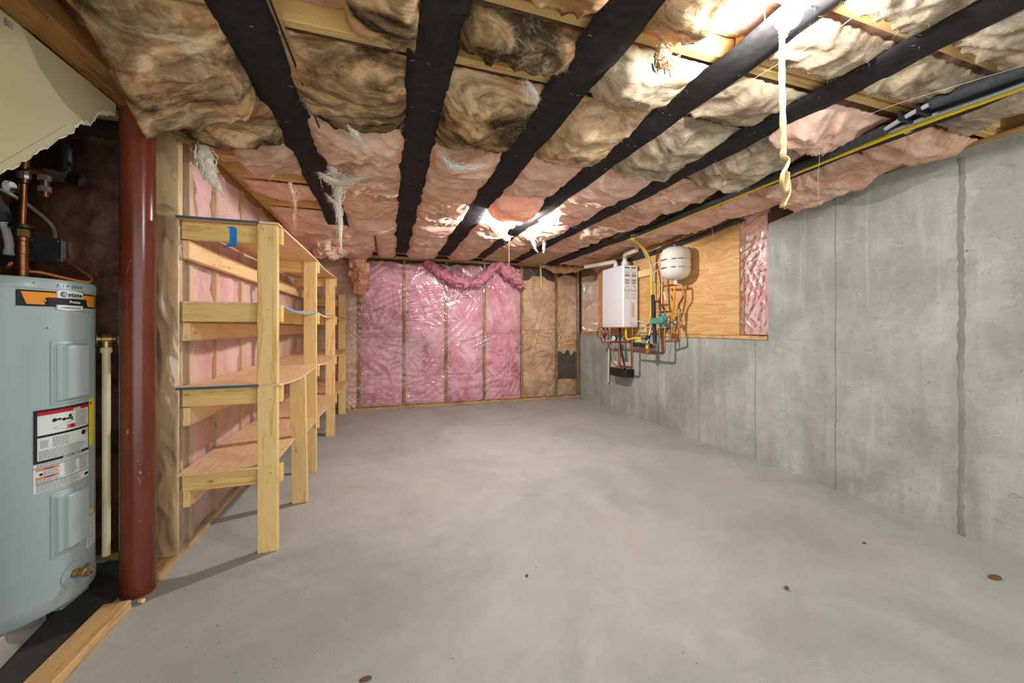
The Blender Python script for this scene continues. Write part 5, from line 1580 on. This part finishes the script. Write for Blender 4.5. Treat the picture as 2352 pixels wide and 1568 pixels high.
# service valves on the left
for y in (4.542, 4.455):
    run([(2.80, y, 1.128), (2.80, y + .02, 1.05), (2.79, 4.52, .99)], .014, 'copper_old')
    MB().cyl((2.80, y, 1.10), (2.80, y + .008, 1.065), .02, 10).build('valve_body', M['steel'], cp, smooth='auto')
MB().cyl((2.79, 4.54, .975), (2.79, 4.52, .935), .022, 10).build('service_valve', M['brass'], cp, smooth='auto')
MB().beam((2.78, 4.56, .975), (2.78, 4.53, .955), .03, .022).build('valve_handle', M['red'], cp, bevel=.004)
MB().beam((2.79, 4.60, .925), (2.79, 4.47, .93), .03, .02).build('hose_cap', M['steel'], cp, bevel=.005)
MB().beam((2.775, 4.46, .950), (2.775, 4.30, .965), .012, .010).build('lever', M['pex_white'], cp, bevel=.003)
MB().beam((2.78, 4.43, .938), (2.78, 4.36, .940), .024, .022).build('valve_handle', M['red'], cp, bevel=.005)
# mixing valve near the tank
MB().lathe([(.012, 0), (.022, .004), (.022, .03), (.018, .032), (.018, .06), (.024, .062), (.024, .078), (.012, .082)], (2.857, 3.197, 1.245), n=12).build('check_valve', M['brass'], cp, smooth='auto')
MB().lathe([(.016, 0), (.028, .008), (.028, .03), (.016, .036)], (2.835, 3.205, 1.19), (-1, .5, 0), 14).build('valve_knob', M['steel'], cp, smooth='auto')
MB().cyl((2.857, 3.30, 1.19), (2.857, 3.20, 1.193), .013, 10).build('valve_body', M['steel'], cp, smooth='auto')
MB().cyl((2.857, 3.198, 1.13), (2.857, 3.197, 1.25), .012, 10).build('valve_body', M['brass'], cp, smooth='auto')
MB().cyl((2.86, 3.303, 1.14), (2.858, 3.305, 1.225), .012, 10).build('valve_body', M['steel'], cp, smooth='auto')
MB().beam((2.84, 3.255, 1.195), (2.84, 3.25, 1.265), .014, .012, (0, 1, 0)).build('yellow_lever', M['yellow'], cp, bevel=.003)
MB().beam((2.82, 3.40, 1.582), (2.80, 3.29, 1.579), .012, .022).build('lever', M['chrome'], cp, bevel=.004)
MB().beam((2.84, 3.405, 1.52), (2.83, 3.36, 1.43), .010, .016, (0, 1, .3)).build('lever', M['pex_white'], cp, bevel=.003)
MB().tube(spline([(2.81, 3.20, 1.565), (2.815, 3.215, 1.43), (2.83, 3.25, 1.32), (2.85, 3.295, 1.222)]), .011, 12).build('orange_tube', M['orange'], cp, smooth=True)
MB().tube(spline([(2.86, 3.448, 1.62), (2.862, 3.46, 1.74), (2.90, 3.45, 1.87), (2.90, 3.36, 1.96), (2.88, 3.28, 2.01)]), .009, 10).build('grey_tube', M['pex_grey'], cp, smooth=True)
# air scoop
MB().lathe([(.010, -.10), (.020, -.098), (.030, -.07), (.032, -.035), (.034, -.033), (.034, -.02), (.028, -.012), (.026, .02), (.030, .03), (.018, .05), (.018, .06)], (2.79, 3.607, .925), n=18).build('air_scoop', M['brass'], cp, smooth='auto')
for a, b in ((3.58, 3.555), (3.634, 3.662)): MB().cyl((2.80, a, .85), (2.80, b, .85), .018, 10).build('union', M['brass'], cp, smooth='auto')
MB().tube([(2.79, 3.60, .985), (2.80, 3.595, 1.04), (2.82, 3.585, 1.14)], [.02, .012, .010], 12).build('gas_valve_body', M['steel'], cp, smooth='auto')
MB().cyl((2.79, 3.607, .985), (2.795, 3.602, 1.045), .024, 12).build('black_nut', M['black'], cp, smooth='auto')
# pressure gauge
gg = MB().lathe([(.034, 0), (.036, .003), (.036, .024), (.010, .028)], (2.745, 4.22, .994), (1, .25, 0), 24).build('gauge_case', M['black'], cp, smooth='auto')
MB().lathe([(.031, -.0012), (.031, .001)], (2.745, 4.22, .994), (1, .25, 0), 24).build('gauge_dial', M['label_white'], gg)
MB().beam((2.7415, 4.213, .980), (2.7415, 4.226, 1.006), .003, .002).build('gauge_needle', M['ink'], gg)
MB().cyl((2.77, 4.22, .985), (2.80, 4.22, .945), .008, 8).build('gauge_stem', M['brass'], cp, smooth='auto')

# foam covered riser
fr_ = thing('foam_riser', (2.84, 3.57, .92), 'black foam sleeved pipe standing between gas line and green pump', 'water pipe')
MB().tube([(2.845, 3.588, 1.50), (2.84, 3.574, 1.387), (2.84, 3.564, 1.199), (2.84, 3.543, .956)], .022, 14).build('upright_sleeve', M['foam'], fr_, smooth='auto')
MB().tube([(2.84, 3.919, .925), (2.84, 3.60, .921)], .023, 14).build('level_sleeve', M['foam'], fr_, smooth='auto')
MB().tube(bend([(2.84, 3.60, .921), (2.84, 3.545, .921), (2.84, 3.543, .956)], .02), .013, 12).build('elbow', M['copper'], fr_, smooth='auto')
# gas hookup
gh = thing('gas_connector', (2.78, 3.85, .99), 'short yellow gas connector hose with tag under tankless heater', 'gas pipe')
MB().tube(spline([(2.79, 4.018, 1.128), (2.785, 4.014, 1.075), (2.78, 4.0, 1.01), (2.77, 3.946, .988), (2.765, 3.88, .996), (2.77, 3.794, 1.009), (2.78, 3.70, 1.008)]), .0125, 12).build('hose', M['yellow'], gh, smooth=True)
MB().cyl((2.78, 3.70, 1.008), (2.785, 3.635, 1.006), .016, 8).build('nut', M['steel'], gh)
MB().box(2.7685, 2.7695, 3.69, 3.783, .963, .996).build('tag', M['yellow'], gh)
MB().beam((2.87, 3.735, 1.135), (2.86, 3.745, 1.085), .018, .022, (0, 1, 0)).build('yellow_handle', M['yellow'], gh, bevel=.004)

# circulator pump
pu = thing('circulator_pump', (2.80, 3.353, 1.118), 'green circulator pump on copper pipe below cream tank', 'pump')
MB().lathe([(.030, 0), (.030, .012), (.020, .014), (.020, .03), (.030, .05), (.040, .075), (.044, .092), (.040, .11), (.026, .135), (.018, .15), (.020, .165), (.030, .168), (.030, .180)], (2.80, 3.353, 1.122), n=24).build('volute', M['green'], pu, smooth='auto')
MB().lathe([(.040, 0), (.042, .01), (.040, .03), (.034, .034)], (2.785, 3.353, 1.212), (-1, 0, 0), 20).build('end_bell', M['green'], pu, smooth='auto')
MB().cyl((2.80, 3.36, 1.205), (2.80, 3.43, 1.203), .034, 18).build('motor', M['green'], pu, smooth='auto')
MB().box(2.765, 2.83, 3.43, 3.537, 1.172, 1.236).build('terminal_box', M['green'], pu, bevel=.005)
for z in (1.112, 1.293):
    MB().box(2.765, 2.835, 3.30, 3.412, z, z + .010).build('flange', M['black'], pu, bevel=.003)
    for y in (3.312, 3.40): MB().cyl((2.78, y, z - .008), (2.78, y, z + .02), .007, 6).build('bolt', M['steel'], pu)
tag(MB().tube(spline([(2.80, 3.962, 1.19), (2.79, 3.80, 1.205), (2.785, 3.70, 1.20), (2.78, 3.60, 1.18), (2.785, 3.535, 1.192)]), .005, 8).build('white_cable', M['pex_white'], smooth=True), 'white electric cable from tankless heater to green pump', 'cable')
tag(MB().tube(spline([(2.79, 3.40, 1.09), (2.785, 3.41, 1.03), (2.78, 3.43, .93), (2.785, 3.445, .868)]), .0035, 6).build('sensor_lead', M['steel'], smooth=True), 'thin silver sensor lead slanting below the green pump', 'cable')

# condensate pump
cq = thing('condensate_pump', (2.88, 4.27, .50), 'black and beige condensate pump on the concrete wall under tankless heater', 'pump')
m = MB(); tr_ = [(2.965, 4.44), (2.965, 4.09), (2.84, 4.075), (2.80, 4.12), (2.80, 4.40), (2.84, 4.44)]
n = len(tr_)
m.v = [(2.88 + (x - 2.88) * .96, 4.26 + (y - 4.26) * .95, .50) for x, y in tr_] + [(x, y, .60) for x, y in tr_]
m.f = [tuple(range(n))[::-1], tuple(range(n, 2 * n))] + [(i, (i + 1) % n, (i + 1) % n + n, i + n) for i in range(n)]
m.build('tank', M['black'], cq, bevel=.004)
MB().box(2.83, 2.96, 4.12, 4.42, .601, .69).build('motor_cover', M['beige'], cq, bevel=.012)
MB().tube(spline([(2.82, 4.198, 1.128), (2.82, 4.185, .92), (2.835, 4.15, .75), (2.84, 4.11, .601)]), .012, 10).build('drain_hose', M['black'], cq, smooth=True)
tag(MB().tube(spline([(2.80, 4.459, .92), (2.81, 4.40, .80), (2.815, 4.385, .70), (2.81, 4.32, .66), (2.815, 4.20, .612)]), .0042, 8).build('power_cord', M['black'], smooth=True), 'thin black power cord running down to the condensate pump', 'cable')
tag(MB().tube(spline([(2.82, 4.55, 1.13), (2.84, 4.72, 1.13), (2.85, 4.79, 1.07), (2.84, 4.76, 1.0), (2.81, 4.66, .985), (2.80, 4.60, .98)]), .0042, 8).build('control_wire', M['black'], smooth=True), 'black control wire looped at the left of tankless heater', 'cable')
tag(MB().tube([(2.92, 4.605, .87), (2.925, 4.632, .37)], .013, 14).build('drain_tube', M['pvc'], smooth='auto'), 'cream plastic drain tube hanging down the concrete wall', 'pipe')
# timber blocks and outlet plate
tag(MB().box(2.915, 2.956, 3.70, 3.955, 1.745, 1.825).build('mounting_block', M['shelf_y'], bevel=.003), 'wood block beside the top of tankless heater', 'lumber')
tag(MB().box(2.905, 2.956, 3.36, 3.41, 1.066, 1.26).build('mounting_block', M['shelf_z'], bevel=.003), 'upright wood block behind the green pump', 'lumber')
tag(MB().box(2.905, 2.956, 3.60, 3.80, 1.066, 1.10).build('mounting_block', M['shelf_y'], bevel=.003), 'low wood block on ledge under yellow gas line', 'lumber')
ol = tag(MB().box(2.945, 2.9565, 3.85, 3.94, 1.07, 1.17).build('outlet_plate', M['beige'], bevel=.003), 'white outlet plate at lower right of tankless heater', 'outlet')
MB().box(2.9435, 2.945, 3.888, 3.902, 1.10, 1.14).build('socket', M['ink_grey'], ol)

# ================================================================== LITTER ON THE FLOOR
deb = [((.597, 1.618), .006, 'brown round nut on floor in middle of room', 'd'), ((1.636, 1.19), .009, 'small brown oval seed on floor before concrete wall', 'd'), ((-.071, 1.304), .014, 'brown oval leaf lying flat on floor nearest the timber plate', 'l'), ((2.374, 1.319), .010, 'small curled leaf on floor by concrete wall', 'l'), ((2.605, .953), .024, 'long dry leaf on floor close to concrete wall', 'l'), ((1.992, 2.921), .012, 'yellow chip of wood on floor below the tankless heater', 'y'), ((-1.186, 1.46), .014, 'pale wood chip on dark slab beside water heater', 'y')]
leaf_m = plain('dry_leaf', '6f5138', .8, 0, .2, .3)
for (p, r, lab_, kd) in deb:
    m = MB()
    if kd == 'd': m.sphere((p[0], p[1], r * .72), r, 8, 1.2, .9, .75)
    else: m.sphere((p[0], p[1], r * .17), r, 8, 1.4, .7, .2)
    tag(m.build('floor_litter', leaf_m if kd != 'y' else M['shelf_y'], smooth=True, base=True), lab_, 'debris')
m = MB(); rr = random.Random(77)
for _ in range(300):
    x, y = rr.uniform(-.95, 2.93), rr.uniform(.9, 5.2)
    if rr.random() < .35: x = rr.uniform(-.9, -.1); y = rr.uniform(1.4, 3.2)
    r = rr.uniform(.0008, .0026)
    m.lathe([(r, 0), (r * .7, r * .6)], (x, y, 0.0002), n=5)
tag(m.build('floor_grit', plain('grit', '5a5146', .9, 0, .2, .4)), 'dark grit scattered across the concrete floor', 'grit', kind='stuff')
